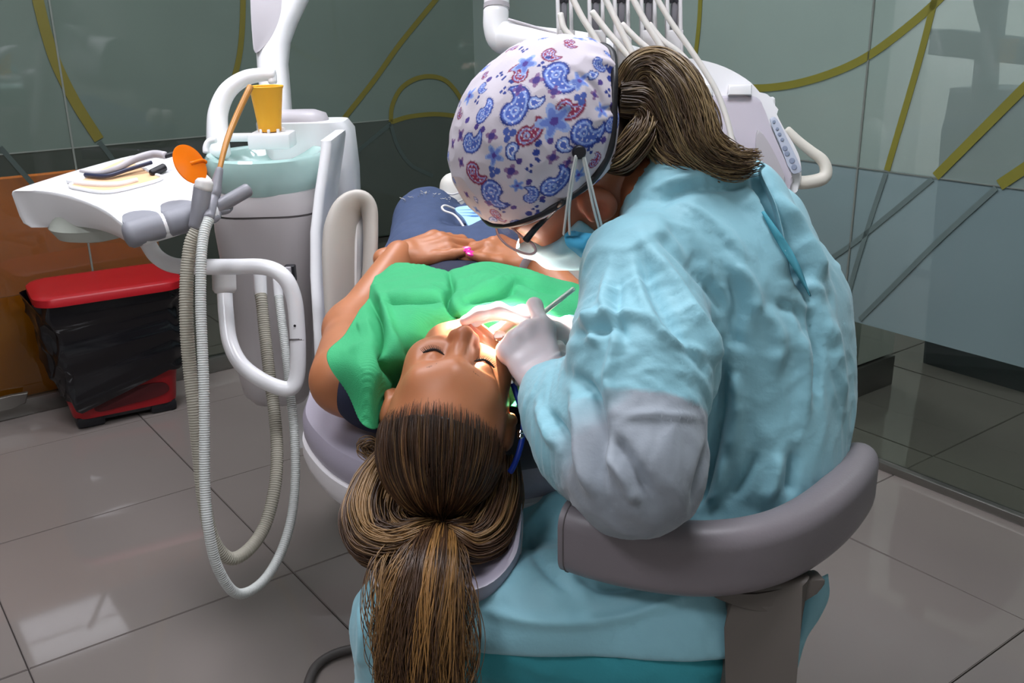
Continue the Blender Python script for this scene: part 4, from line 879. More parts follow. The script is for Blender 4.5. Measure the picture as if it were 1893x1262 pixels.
bundle('loose_lock', [tie, D(840, 1020, 1.13), D(855, 1090, 1.10), D(858, 1170, 1.09), D(850, 1260, 1.09), D(846, 1340, 1.09)], [.006, .010, .011, .012, .010, .006], 70, 26, .45, r=.0007, gold=.2, jit=.010, tail=True)
bundle('loose_lock', [D(735, 1000, 1.15), D(705, 1050, 1.12), D(700, 1130, 1.10), D(712, 1200, 1.09), D(728, 1255, 1.09), D(750, 1330, 1.09)], [.008, .012, .012, .010, .008, .006], 60, 26, .6, r=.0007, jit=.010, tail=True)
bundle('stray_hair', [D(690, 900, 1.2), D(668, 945, 1.18), D(664, 985, 1.165), D(685, 1020, 1.15)], [.006, .012, .012, .006], 60, 16, .8, r=.0006, jit=.004)
bundle('stray_hair', [D(712, 850, 1.3), D(690, 820, 1.3), D(672, 830, 1.3), D(690, 850, 1.29)], [.004, .010, .010, .004], 40, 14, .9, r=.0006)
lathe('hair_tie', [(.010, -.007), (.016, -.006), (.018, 0), (.016, .006), (.010, .007)], tie + nrm(D(806, 1000, 1.15) - tie) * .008, m_black, patient, R=basis(z=nrm(D(806, 1000, 1.15) - tie)))

# ================================================================== BIB, its chain, the mask on the lap
m_bib = mat('green_paper_bib', '#32a067', rough=.75, var=.05, vscale=40, bump=.35, bscale=120, stretch=(1, 9, 9))
rows = [[(697, 512, .885), (740, 487, .897), (830, 499, .893), (908, 487, .9), (1062, 524, .88), (1120, 540, .85)],
        [(672, 560, .882), (745, 548, .9), (835, 560, .9), (935, 552, .9), (1075, 575, .885), (1120, 590, .86)],
        [(640, 615, .874), (722, 612, .888), (815, 622, .86), (930, 622, .86), (1070, 625, .87), (1110, 640, .85)],
        [(606, 657, .866), (690, 680, .874), (770, 690, .82), (920, 690, .82), (1040, 680, .855), (1090, 690, .83)],
        [(640, 722, .838), (684, 793, .803), (738, 750, .79), (900, 750, .79), (1000, 760, .82), (1050, 770, .80)]]
G_ = np.array([[Z(*c) for c in r] for r in rows]); nu, nv_ = 240, 180
G2 = np.stack([cr(G_[i], nv_) for i in range(5)]); G3 = np.stack([cr(G2[:, j], nu) for j in range(nv_)], 1)
Vb = G3.reshape(-1, 3); ii = np.arange(nu - 1)[:, None] * nv_ + np.arange(nv_ - 1)[None]; Qb = np.stack([ii, ii + nv_, ii + nv_ + 1, ii + 1], -1).reshape(-1, 4)
Nb = vnormals(Vb, Qb)
if Nb[:, 2].mean() < 0: Qb = Qb[:, ::-1]; Nb = -Nb
Vb = folds(Vb, Nb, [(p_, a_ * 1.5, w_ * 1.25) for p_, a_, w_ in [([(828, 500), (836, 530), (826, 556), (845, 590), (856, 610)], -.010, 5), ([(700, 562), (760, 558), (828, 552)], -.009, 4), ([(700, 550), (760, 546), (826, 540)], .006, 9), ([(850, 548), (910, 530), (950, 520), (1055, 530)], .009, 7), ([(860, 560), (930, 545), (960, 530)], -.009, 5), ([(955, 522), (1000, 535), (1050, 540)], -.005, 5),
      ([(690, 520), (712, 575), (722, 640), (745, 700)], .008, 8), ([(678, 540), (700, 590), (708, 650), (730, 720)], -.010, 9), ([(660, 610), (690, 600)], .004, 8), ([(760, 560), (765, 620), (760, 660)], .002, 12), ([(640, 650), (690, 640), (720, 640)], .003, 8), ([(829, 500), (836, 530), (827, 556), (845, 592), (858, 612)], -.006, 2.4), ([(700, 563), (765, 559), (828, 553)], -.006, 2.4), ([(862, 558), (925, 544), (958, 526), (1000, 534), (1055, 541)], -.006, 2.4), ([(680, 545), (702, 592), (710, 650), (732, 720)], -.007, 3)]])
Vb = Vb + Nb * (.0004 * np.sin(Vb[:, 1] * 1400 + 3 * noise(Vb * 20)) * np.clip(noise(Vb * 9 + 4) * 3 + .6, 0, 1) + .0035 * (1 - 2 * np.abs(noise(Vb * 11))))[:, None]
bib = np_mesh('dental_bib', Vb, Qb, m_bib); md = bib.modifiers.new('thickness', 'SOLIDIFY'); md.thickness = .0008; md.offset = 0
tag(bib, 'creased green paper bib spread over the lying patient\'s chest', 'bib')
chn = empty('bib_chain', D(960, 760, 1.24), 'blue bib cord with small metal clip beside the patient\'s cheek', 'cord')
tube('clip', [D(938, 660, 1.255), D(942, 685, 1.25), D(946, 705, 1.245)], .0035, m_chrome, chn, n=10, rads=[.0022, .003, .0042])
lathe('clip_rivet', [(0, .003), (.004, .002), (.0045, -.002)], D(946, 703, 1.24), m_chrome, chn, R=basis(z=[0, -1, .4]), seg=16)
m_cord = mat('cobalt_blue_cord', '#1b3fae', rough=.4, var=.1)
tube('cord', [D(948, 708, 1.245), D(957, 735, 1.24), D(966, 765, 1.235), D(967, 795, 1.23), D(961, 830, 1.225), D(949, 862, 1.22), D(943, 872, 1.22)], .0038, m_cord, chn, n=40)
for y_ in (798, 806): lathe('bead', [(0, .003), (.004, .003), (.0052, 0), (.004, -.003), (0, -.003)], D(963, y_, 1.228), m_chrome, chn, R=basis(z=[.1, .2, 1]), seg=20)
fm = empty('face_mask', Z(880, 402, .93), 'folded light blue disposable face mask lying on the patient\'s lap', 'face mask')
m_mask = mat('light_blue_mask', '#9cc4ea', rough=.8, var=.04, bump=.08, bscale=300)
mo = [D(x, y, d) for x, y, d in ((842, 388, 2.02), (890, 385, 2.05), (925, 405, 1.98), (898, 428, 1.93), (872, 428, 1.93), (858, 408, 1.97))]
slab('mask_panel', smooth_loop(mo, 30), [0, -.3, .9], .006, m_mask, fm, bev=.002)
for k in range(3):
    a_, b_ = np.array(mo[0]) * (1 - (k + 1) / 4) + np.array(mo[5]) * (k + 1) / 4, np.array(mo[2]) * (k + 1) / 4 + np.array(mo[1]) * (1 - (k + 1) / 4); tube('pleat', [a_ + [0, -.001, .005], b_ + [0, -.001, .005]], .0022, m_mask, fm, n=6, seg=8)
tube('ear_loop', [D(x, y, d) for x, y, d in ((862, 428, 1.93), (850, 408, 1.94), (838, 396, 1.96), (822, 390, 1.97), (817, 383, 1.98), (824, 380, 1.99), (840, 386, 2.0))], .0025, m_wp2, fm, n=40, seg=8)
# ================================================================== STOOL
m_stool = mat('mauve_grey_leatherette', '#7b7478', rough=.42, var=.05, bump=.06, bscale=260)
m_taupe = mat('taupe_plastic_bracket', '#5d5650', rough=.5, var=.05)
stool = empty('dentist_stool', (.33, 1.12, 0), 'dentist stool with curved mauve grey arm-and-back support', 'stool')
bp = [(1049, 986, 1.11), (1100, 1002, 1.095), (1190, 1022, 1.08), (1300, 1032, 1.068), (1400, 1020, 1.078), (1480, 988, 1.112), (1545, 938, 1.168), (1582, 888, 1.245), (1580, 852, 1.32)]
Pc = cr([D(*p) for p in bp], 70); T_, A_, B_ = frames(Pc, up=[0, 0, 1]); rings = []
for i, p in enumerate(Pc):
    s = i / 69.; end = min(1, max(0, (s - .9) / .1)); k = math.sqrt(max(.05, 1 - end ** 2 * .92)); t = nrm([T_[i][0], T_[i][1], 0]); nn = np.array([t[1], -t[0], 0.])
    rings.append(np.stack([p + nn * x * k + np.array([0, 0, 1.]) * y * k for x, y in rrect(.050, .086, .023, 6)]))
br = loft('back_support', rings, m_stool, stool, ang=60)
i0 = 2; t = nrm([T_[i0][0], T_[i0][1], 0]); nn = np.array([t[1], -t[0], 0.]); pp = np.stack([Pc[i0] + nn * x * 1.005 + np.array([0, 0, 1.]) * y * 1.005 for x, y in rrect(.050, .086, .023, 6)]); pp = np.vstack([pp, pp[:1]])
tube('piping', pp, .0009, m_seam, br, smooth_path=False, round_end=False, seg=6)
slab('support_bracket', [D(1345, 1085, 1.09), D(1500, 1068, 1.09), D(1480, 1170, 1.09), D(1470, 1290, 1.09), D(1455, 1420, 1.09), D(1335, 1420, 1.09), D(1342, 1280, 1.09), D(1352, 1160, 1.09)], [0, 1, -.3], .03, m_taupe, stool, bev=.008)
slab('bracket_flange', smooth_loop([D(1310, 1090, 1.085), D(1400, 1098, 1.085), D(1520, 1070, 1.1), D(1500, 1105, 1.1), D(1420, 1130, 1.09), D(1340, 1112, 1.085)], 30), [0, 1, -.2], .03, m_taupe, stool, bev=.006)
lathe('seat', [(0, .0), (.12, .0), (.143, -.012), (.15, -.035), (.143, -.06), (.12, -.068), (0, -.068)], (.205, 1.15, .51), m_stool, stool)
lathe('gas_column', [(0, 0), (.025, 0), (.025, -.15), (.032, -.15), (.032, -.36), (0, -.36)], (.235, 1.14, .45), m_black, stool)
for k in range(5):
    a = .3 + 2 * math.pi * k / 5; u_ = np.array([math.cos(a), math.sin(a), 0]); c0 = np.array([.235, 1.14, 0])
    leg = tube('base_leg', [c0 + [0, 0, .1], c0 + u_ * .14 + [0, 0, .09], c0 + u_ * .27 + [0, 0, .07]], .016, m_wp2, stool, n=10)
    lathe('castor', [(0, .012), (.02, .012), (.025, .006), (.025, -.006), (.02, -.012), (0, -.012)], c0 + u_ * .27 + [0, 0, .026], m_black, leg, R=basis(z=np.cross(u_, [0, 0, 1])), seg=20)
tube('height_lever', [D(905, 1300, 1.35), D(890, 1245, 1.33), D(885, 1218, 1.32)], .012, m_wp2, stool, n=10, rads=[.008, .012, .009])

# ================================================================== DENTIST
m_skin_d = mat('dentist_skin', '#a5694a', rough=.45, var=.06, vscale=30, sss=.12, bump=.04, bscale=220, attr='Col')
m_gown = mat('aqua_nonwoven_gown', '#86b9c5', rough=.62, var=.05, vscale=9, bump=.12, bscale=170, sheen=.2)
m_gown_v = mat('aqua_nonwoven_gown_sheer', '#74b8c9', rough=.6, var=.05, vscale=9, bump=.12, bscale=170, sheen=.2, attr='Col')
m_scrub = mat('teal_scrub_cotton', '#35909a', rough=.8, var=.08, bump=.1, bscale=300)
m_glove = mat('white_latex_glove', '#c2b8bb', rough=.4, var=.05, bump=.05, bscale=120, sss=.1)
m_cap = mat('printed_cotton_cap', '#ffffff', rough=.75, var=.03, attr='Col', bump=.05, bscale=300)
m_mask2 = mat('pale_blue_mask', '#a5cbd8', rough=.8, var=.05, bump=.1, bscale=200)
m_mask3 = mat('blue_mask_tuck', '#4cb0d8', rough=.8, var=.08, bump=.1, bscale=120)
m_strap = mat('white_elastic', '#c9cbc8', rough=.7)
dentist = empty('person', (.3, 1.15, 0), 'person in paisley cap, face mask and aqua gown bending over the patient', 'person')
fd, cd = np.array([-.678, -.654, .336]), np.array([-.717, .485, -.501]); B3 = np.stack([RV, UV, FW], 1)
_f = nrm(B3 @ fd); _c2 = B3 @ cd; _c2 = nrm(_c2 - _f * (_f @ _c2)); DR = np.stack([np.cross(_f, _c2), _f, _c2], 1)
DO = D(1110, 385, 1.17) - DR @ np.array([-.08, -.012, -.018]); DLc = lambda *a: DO + DR @ np.array(a, float)
ft = nrm([-.8, .6, 0]); lt = nrm([-.6, -.8, 0]); TRm = np.stack([lt, -ft, [0, 0, 1]], 1)
PV = D(1262, 1120, 1.25); WA = D(1408, 880, 1.27); CH_ = D(1372, 650, 1.26); UC = D(1312, 470, 1.235); NB = D(1228, 360, 1.19)
LS = D(1188, 500, 1.13); RS = UC - lt * .15 + [0, 0, .0]; LE = D(1176, 862, 1.02); LW = D(1020, 728, 1.165); LFM = (LE + LW) / 2 + [0, 0, -.012]
RE = D(1180, 700, 1.42); RW = D(1055, 625, 1.36)
LH = D(1235, 1145, 1.2); LK = D(752, 1160, 1.2); LA = D(705, 1440, 1.27); RH = PV - lt * .08 + ft * .05; RK = D(985, 985, 1.36); RA = D(960, 1200, 1.5)
dhf = head_fn(DO, DR, short=1.32)
def dbody(P):
    d = d_cap(P, DLc(0, -.035, -.05), NB, .045, .044); d = smin(d, d_cap(P, NB, UC, .044, .05), .03)
    d = smin(d, d_chain(P, [UC, CH_, WA, PV], [.06, .085, .08, .085], .05), .05)
    for a, b, c in ((LS, LE, LW), (RS, RE, RW)): d = smin(d, d_chain(P, [a, b, c], [.038, .035, .024], .03), .04)
    for a, b, c in ((LH, LK, LA), (RH, RK, RA)): d = smin(d, d_chain(P, [a, b, c], [.06, .042, .03], .03), .05)
    return d
VB, QB = sdf(dbody, (-.3, .8, .35), (.62, 1.75, 1.2), .008)
VH, QH = sdf(lambda P: smin(dhf(P), d_cap(P, DLc(0, -.035, -.05), NB, .045, .044), .02), DO - .19, DO + .22, .0025)
V, Q = join([(VB, QB), (relax(VH, QH, 1), QH)]); db = np_mesh('body', V, Q, m_skin_d, dentist)
q = (V - DO) @ DR; col = np.tile(np.array(C('#94593b')[:3]), (len(V), 1)); er = np.exp(-(np.linalg.norm(np.c_[np.abs(q[:, 0]) - .08, q[:, 1] + .012, q[:, 2] + .018], axis=1) / .03) ** 2)
col = col * (1 - .35 * er[:, None]) + .35 * er[:, None] * np.array(C('#c4523c')[:3]); vcol(db, col * (1 + .08 * noise(V * 30))[:, None])

def hit(V_, x, y, rad=5., off=.0):
    p = pixs(V_); dd_ = np.linalg.norm(p - [x, y], axis=1); j = np.where(dd_ < rad)[0]; d_ = ((V_[j] - CAM) @ FW).min(); return D(x, y, d_ - off)
# gown
def gown_fn(P):
    d = d_ell(P, PV, (.14, .12, .12), TRm); d = smin(d, d_ell(P, WA, (.135, .105, .15), TRm), .07)
    d = smin(d, d_ell(P, CH_, (.148, .116, .17), TRm), .07); d = smin(d, d_cap(P, UC + lt * .06, UC - lt * .13, .084, .075), .07)
    d = smin(d, d_cap(P, UC + [0, 0, .02], NB + [.016, .0, -.008], .078, .066), .05)
    d = smin(d, d_cap(P, D(1248, 372, 1.20), D(1365, 372, 1.215), .05, .056), .04)
    d = smin(d, d_cap(P, D(1480, 560, 1.30), D(1490, 740, 1.30), .058, .05), .06)
    d = smin(d, d_chain(P, [LS + [0.02, .02, .015], LS, (LS + LE) / 2 + [.004, .0, 0], LE, LFM, LW + (LFM - LW) * .25, LW], [.05, .063, .076, .066, .058, .044, .034], .04), .022)
    d = smin(d, d_chain(P, [RS, RE, RW], [.06, .055, .035], .03), .03)
    lap = d_chain(P, [PV + lt * .05 + ft * .04, LH, LH * .55 + LK * .45 + [0, 0, .012], LK + [0, 0, .012], LK + (LA - LK) * .35 + [0, 0, -.01]], [.09, .088, .07, .056, .054], .05)
    lap = smin(lap, d_chain(P, [PV, RH, RK], [.1, .09, .07], .05), .09)
    d = smin(d, lap, .06)
    hem = LH * .5 + LK * .5 + [0, 0, -.022]; hn = nrm([.0, -.35, -.9]); cut = (P - hem) @ hn.astype(np.float32)
    shin = np.clip((-.10 - P[:, 0]) / .04, 0, 1); d = smax(d, cut - .5 * shin, .006)
    return d
Vg, Qg = sdf(gown_fn, (-.32, .76, .38), (.62, 1.72, 1.2), .0046); Vg = relax(Vg, Qg, 2); Ng = vnormals(Vg, Qg)
e_ = np.abs
aa = nrm(LE - LS); par_ = (Vg - LS) @ aa; wS = np.exp(-(segdist(Vg, [LS, LE])[0] / .10) ** 4)[:, None]
Ps = (Vg - LS) * 26 + np.outer(par_ * (7 - 26), aa); Pt = Vg * [20, 20, 8]
Pf = Pt * (1 - wS) + Ps * wS
warp = np.c_[noise(Vg * 9), noise(Vg * 9 + 11), noise(Vg * 9 + 23)] * .9
n1 = noise(Vg * [7, 7, 5]); n2 = noise(Pf * .55 + warp + 7); n3 = noise(Pf * 1.25 + 1.5 * warp + 3); n4 = noise(Vg * 60 + 1)
hemf = np.where(Vg[:, 0] < -.08, 1, np.clip(-((Vg - (LH * .5 + LK * .5 + [0, 0, -.022])) @ nrm([.0, -.35, -.9])) / .03, 0, 1))
cre = lambda n_, w: np.maximum(0, 1 - e_(n_) / w) ** 1.5
Vg = Vg + Ng * (.004 * n1 + (.0016 + .0016 * wS[:, 0]) * cre(n2, .30) + .0012 * cre(n3, .3) - .001 * cre(n3 - .35, .2) - .001)[:, None] * hemf[:, None]
ST = [  # creases: collar, back opening, shoulder pulls, sleeve, elbow
    ([(1392, 318), (1420, 380), (1450, 440), (1478, 495), (1500, 548)], -.022, 13), ([(1370, 330), (1400, 400), (1430, 460), (1455, 520)], .010, 16), ([(1425, 350), (1470, 420), (1500, 470), (1522, 530)], .012, 16),
    ([(1500, 548), (1515, 640), (1505, 740)], -.010, 10), ([(1530, 580), (1545, 660), (1555, 760)], .008, 12), ([(1480, 600), (1490, 680), (1485, 780)], .006, 14),
    ([(1190, 360), (1260, 330), (1340, 322), (1390, 318)], .006, 10), ([(1200, 385), (1270, 352), (1340, 345), (1385, 345)], -.007, 9), ([(1250, 370), (1300, 400), (1350, 440), (1390, 500)], .005, 12), ([(1230, 400), (1270, 450), (1300, 500)], -.005, 10),
    ([(1185, 440), (1230, 500), (1275, 570), (1320, 640), (1335, 690)], .009, 12), ([(1178, 460), (1210, 540), (1250, 610), (1300, 680)], -.009, 12), ([(1200, 420), (1260, 470), (1320, 540), (1345, 590)], -.008, 11), ([(1170, 480), (1190, 560), (1230, 620), (1320, 660)], .008, 10),
    ([(1350, 500), (1365, 560), (1358, 620), (1380, 640)], -.010, 12), ([(1345, 480), (1390, 530), (1395, 590)], .008, 12), ([(1400, 560), (1440, 620), (1430, 700)], .006, 14), ([(1430, 560), (1480, 580), (1500, 640)], -.006, 12),
    ([(1330, 640), (1338, 720), (1325, 800), (1300, 890), (1285, 950)], -.016, 11), ([(1350, 680), (1362, 760), (1350, 850)], .008, 14),
    ([(1130, 480), (1120, 560), (1140, 620), (1125, 700), (1135, 760)], .008, 10), ([(1145, 500), (1140, 580), (1160, 640)], -.007, 10), ([(1110, 560), (1090, 610), (1110, 640)], .007, 10), ([(1060, 600), (1100, 590), (1160, 580), (1210, 600)], .007, 9), ([(1055, 620), (1110, 612), (1160, 604)], -.006, 8),
    ([(1050, 690), (1090, 720), (1110, 790), (1105, 860), (1130, 930)], -.012, 12), ([(1060, 720), (1075, 790), (1080, 860), (1110, 930)], .010, 12), ([(1010, 760), (1040, 800), (1050, 870)], -.009, 9), ([(995, 740), (1010, 790), (1030, 830)], .007, 9), ([(1120, 840), (1150, 880), (1180, 940)], .010, 10), ([(1130, 800), (1165, 850), (1210, 930)], -.009, 11), ([(1150, 770), (1220, 768), (1300, 772)], .004, 9),
    ([(1400, 830), (1380, 880), (1350, 920)], -.009, 10), ([(1440, 830), (1430, 890), (1410, 930)], .008, 11), ([(1470, 830), (1465, 880), (1460, 920)], -.011, 10), ([(1340, 840), (1330, 900), (1310, 935)], .007, 10),
    ([(1040, 905), (990, 960), (950, 1010)], .010, 13), ([(1060, 1010), (1080, 1060), (1120, 1085), (1200, 1080)], -.009, 11), ([(970, 980), (1000, 1040), (1060, 1100)], -.007, 10), ([(870, 1120), (1000, 1150), (1150, 1140), (1300, 1090)], .006, 12), ([(690, 1070), (700, 1120), (690, 1180)], -.007, 10), ([(670, 1100), (672, 1180), (668, 1240)], .006, 10), ([(700, 1180), (715, 1230), (710, 1262)], -.006, 10)]
Vg = folds(Vg, Ng, [(p_, a_ * 1.35, w_ * .9) for p_, a_, w_ in ST])
Vg = relax(Vg, Qg, 1, .4)
gw = np_mesh('gown', Vg, Qg, m_gown_v, dentist)
# single layer over the forearm lets the skin tone through, double layer elsewhere
gp_ = pixs(Vg); arm_d = segdist(Vg, [LS * .35 + LE * .65, LE])[0]; fore = ((Vg - LE) @ nrm(LW - LE)) / np.linalg.norm(LW - LE); thin = np.clip(2.6 - arm_d / .06, 0, 1) * np.clip((par_ - .185 + .003 * noise(Vg * 20)) / .004, 0, 1) * np.clip((.42 + .25 * noise(Vg * 9) - fore) / .3, 0, 1)
gc0, gc1 = np.array(C('#86b9c5')[:3]), np.array(C('#8b858c')[:3]); gcl = gc0 * (1 - .8 * thin[:, None]) + gc1 * .8 * thin[:, None]; vcol(gw, gcl * (1 + .06 * noise(Vg * 5))[:, None])
# free back edge of the gown hanging beside the waist
FL = [[(1496, 480, 1.215), (1525, 495, 1.25), (1545, 540, 1.31)], [(1508, 560, 1.215), (1540, 570, 1.235), (1560, 600, 1.30)], [(1512, 650, 1.22), (1546, 660, 1.23), (1562, 690, 1.29)], [(1508, 740, 1.22), (1545, 750, 1.235), (1560, 775, 1.28)], [(1498, 835, 1.22), (1530, 820, 1.235), (1552, 795, 1.27)]]
Gf = np.array([[D(*c) for c in r] for r in FL]); Gf = np.stack([cr(r, 20) for r in Gf]); Gf = np.stack([cr(Gf[:, j], 40) for j in range(20)], 1); Vf = Gf.reshape(-1, 3); ii = np.arange(39)[:, None] * 20 + np.arange(19)[None]; Qf = np.stack([ii, ii + 20, ii + 21, ii + 1], -1).reshape(-1, 4)
Nf = vnormals(Vf, Qf); fl = np_mesh('gown_flap', Vf + Nf * (.004 * noise(Vf * 22))[:, None], Qf, m_gown, dentist); fl.modifiers.new('thickness', 'SOLIDIFY').thickness = .0012
def patch(name, L_, R_, m, off=.0015):
    """strip of the inner garment seen between two edges of the gown's opening"""
    a_ = np.array([hit(Vg, x, y, 9, off) for x, y in L_]); b_ = np.array([hit(Vg, x, y, 9, off) for x, y in R_]); a_ = cr(a_, 16); b_ = cr(b_, 16); V_ = np.stack([a_, (a_ + b_) / 2 - ray(1450, 500) * .001, b_], 1).reshape(-1, 3)
    k_ = np.arange(15)[:, None] * 3; Q_ = np.vstack([np.c_[k_, k_ + 1, k_ + 4, k_ + 3], np.c_[k_ + 1, k_ + 2, k_ + 5, k_ + 4]]); o = np_mesh(name, V_, Q_, m, dentist); o.modifiers.new('thickness', 'SOLIDIFY').thickness = .001
m_inner = mat('deep_aqua_inner_layer', '#4799ab', rough=.7, var=.05)
patch('inner_layer', [(1408, 392), (1432, 440), (1462, 490), (1497, 548)], [(1412, 390), (1445, 435), (1474, 485), (1498, 547)], m_inner)
# ties: knot loop at the neck, long tail by the stool bracket
tube('neck_tie', [D(1385, 318, 1.165), D(1398, 300, 1.16), D(1412, 305, 1.16), D(1405, 322, 1.162), D(1430, 380, 1.16), D(1445, 440, 1.16), D(1452, 495, 1.165)], .011, m_gown, dentist, n=40, flat=.18, rads=[.006, .008, .009, .008, .012, .012, .011])
tb_ = [[(1530, 1060, 1.2), (1500, 1075, 1.2)], [(1532, 1100, 1.2), (1490, 1105, 1.2)], [(1515, 1140, 1.2), (1480, 1150, 1.2)], [(1490, 1180, 1.2), (1468, 1195, 1.2)], [(1472, 1240, 1.2), (1462, 1242, 1.2)]]
Gf = np.array([[D(*c) for c in r] for r in tb_]); Gf = np.stack([cr(Gf[:, j], 24) for j in range(2)], 1); Vf = Gf.reshape(-1, 3); ii = np.arange(23)[:, None] * 2; Qf = np.concatenate([ii, ii + 2, ii + 3, ii + 1], 1)
ft_ = np_mesh('gown_tail', Vf, Qf, m_gown, dentist); ft_.modifiers.new('thickness', 'SOLIDIFY').thickness = .002
# trousers
def scrub_fn(P):
    d = d_chain(P, [PV + [0, 0, -.03], LH + [0, 0, -.02], LK + [0, 0, -.004], LA], [.105, .090, .051, .046], .05)
    d = smin(d, d_chain(P, [PV + [0, 0, -.03], RH + [0, 0, -.02], RK + [0, 0, -.01], RA], [.09, .078, .055, .046], .05), .05); return d
Vs, Qs = sdf(scrub_fn, (-.3, .8, .3), (.6, 1.7, .8), .006); Ns = vnormals(Vs, Qs); Vs = Vs + Ns * (.004 * noise(Vs * 12) + .003 * (1 - 2 * np.abs(noise(Vs * 24))))[:, None]
Vs = folds(Vs, Ns, [([(1000, 1160), (1080, 1190), (1150, 1230)], -.004, 5), ([(1160, 1150), (1140, 1200), (1150, 1240)], -.004, 5), ([(1170, 1150), (1240, 1175), (1330, 1170)], -.004, 5)])
np_mesh('trousers', Vs, Qs, m_scrub, dentist)

# gloves
kn = D(972, 622, 1.225)
hpN, tpN, axN = hand_prims(LW + nrm(LW - LFM) * .008, kn - LW, nrm(-ray(990, 640) * .8 + np.array([-.15, 0, .55])), -1, [(8, 95, 50), (48, 80, 45), (58, 78, 45), (62, 72, 45)], spread=(.02, .01, -.02, -.06), thumb=((.75, .25, -.55), .1, .1), s=1.02)
Vn, Qn = sdf(prims_fn(hpN, .010), *bounds(hpN), .0022); Nn = vnormals(Vn, Qn)
Vn = folds(Vn, Nn, [([(1010, 668), (1030, 655), (1046, 648)], .0016, 2.6), ([(1004, 686), (1030, 668), (1050, 660)], .0018, 2.6), ([(1006, 700), (1035, 682), (1052, 676)], .0016, 2.6), ([(1012, 712), (1036, 696), (1050, 690)], .0015, 2.6), ([(950, 600), (958, 596)], -.002, 3)]); Vn = Vn + Nn * (.0008 * noise(Vn * 60))[:, None]
np_mesh('glove', Vn, Qn, m_glove, dentist)
rwd = D(918, 598, 1.335) - RW
hpF, tpF, axF = hand_prims(D(1072, 622, 1.33), D(955, 586, 1.30) - D(1072, 622, 1.33), nrm(UV - .25 * FW), 1, [(-2, 30, 16), (14, 34, 20), (55, 75, 40), (65, 75, 40)], spread=(-.02, .0, -.02, -.05), thumb=((.6, .35, -.6), .1, .1), s=1.0)
Vn, Qn = sdf(prims_fn(hpF, .009), *bounds(hpF), .0024); np_mesh('glove', Vn, Qn, m_glove, dentist)

# cap
CC = np.array([0, -.02, .070]); CRd = np.array([.103, .126, .101])
def cap_fn(P):
    q_ = ((P - DO) @ DR).astype(np.float32); d = d_ell(q_, CC, CRd); d = smin(d, d_ell(q_, (0, -.012, .03), (.083, .108, .085)), .03)
    zc = .022 + .02 * np.clip(q_[:, 1] / .1, -1, 1) + .06 * np.clip((-.06 - q_[:, 1]) / .06, 0, 1.2); return smax(d, zc - q_[:, 2], .006)
Vk, Qk = sdf(cap_fn, DO - .23, DO + .25, .0014); Vk = relax(Vk, Qk, 1); Nk = vnormals(Vk, Qk)
Vk = Vk + Nk * (.0022 * noise(Vk * 16) + .0016 * (1 - 2 * np.abs(noise(Vk * 30 + 5))))[:, None]
Vk = folds(Vk, Nk, [([(1060, 130), (1100, 160), (1120, 210)], -.004, 6), ([(1080, 105), (1130, 120), (1165, 150)], .004, 8), ([(1110, 200), (1150, 205)], -.003, 6), ([(1030, 185), (1060, 200)], .002, 8), ([(905, 180), (900, 230), (905, 290)], .002, 12)])
cap_m = np_mesh('surgical_cap', Vk, Qk, m_cap, dentist)
W0 = np.array(C('#c2bac2')[:3]); blu, lbl, dbl, red_, pur, wht = [np.array(C(c)[:3]) for c in ('#4a62b4', '#90a6d8', '#233680', '#8a2a4c', '#4d3a8c', '#e4e2ea')]
cw = DO + DR @ CC; loc = (Vk - cw) @ DR / CRd; loc /= np.linalg.norm(loc, axis=1)[:, None]
kcol = np.tile(W0, (len(Vk), 1))
def cdir(x, y):
    r_ = ray(x, y) @ DR / CRd; o_ = (CAM - cw) @ DR / CRd; a = r_ @ r_; b = r_ @ o_; c_ = o_ @ o_ - 1; dsc = b * b - a * c_
    t_ = (-b - math.sqrt(max(dsc, 0))) / a; return nrm(o_ + r_ * t_)
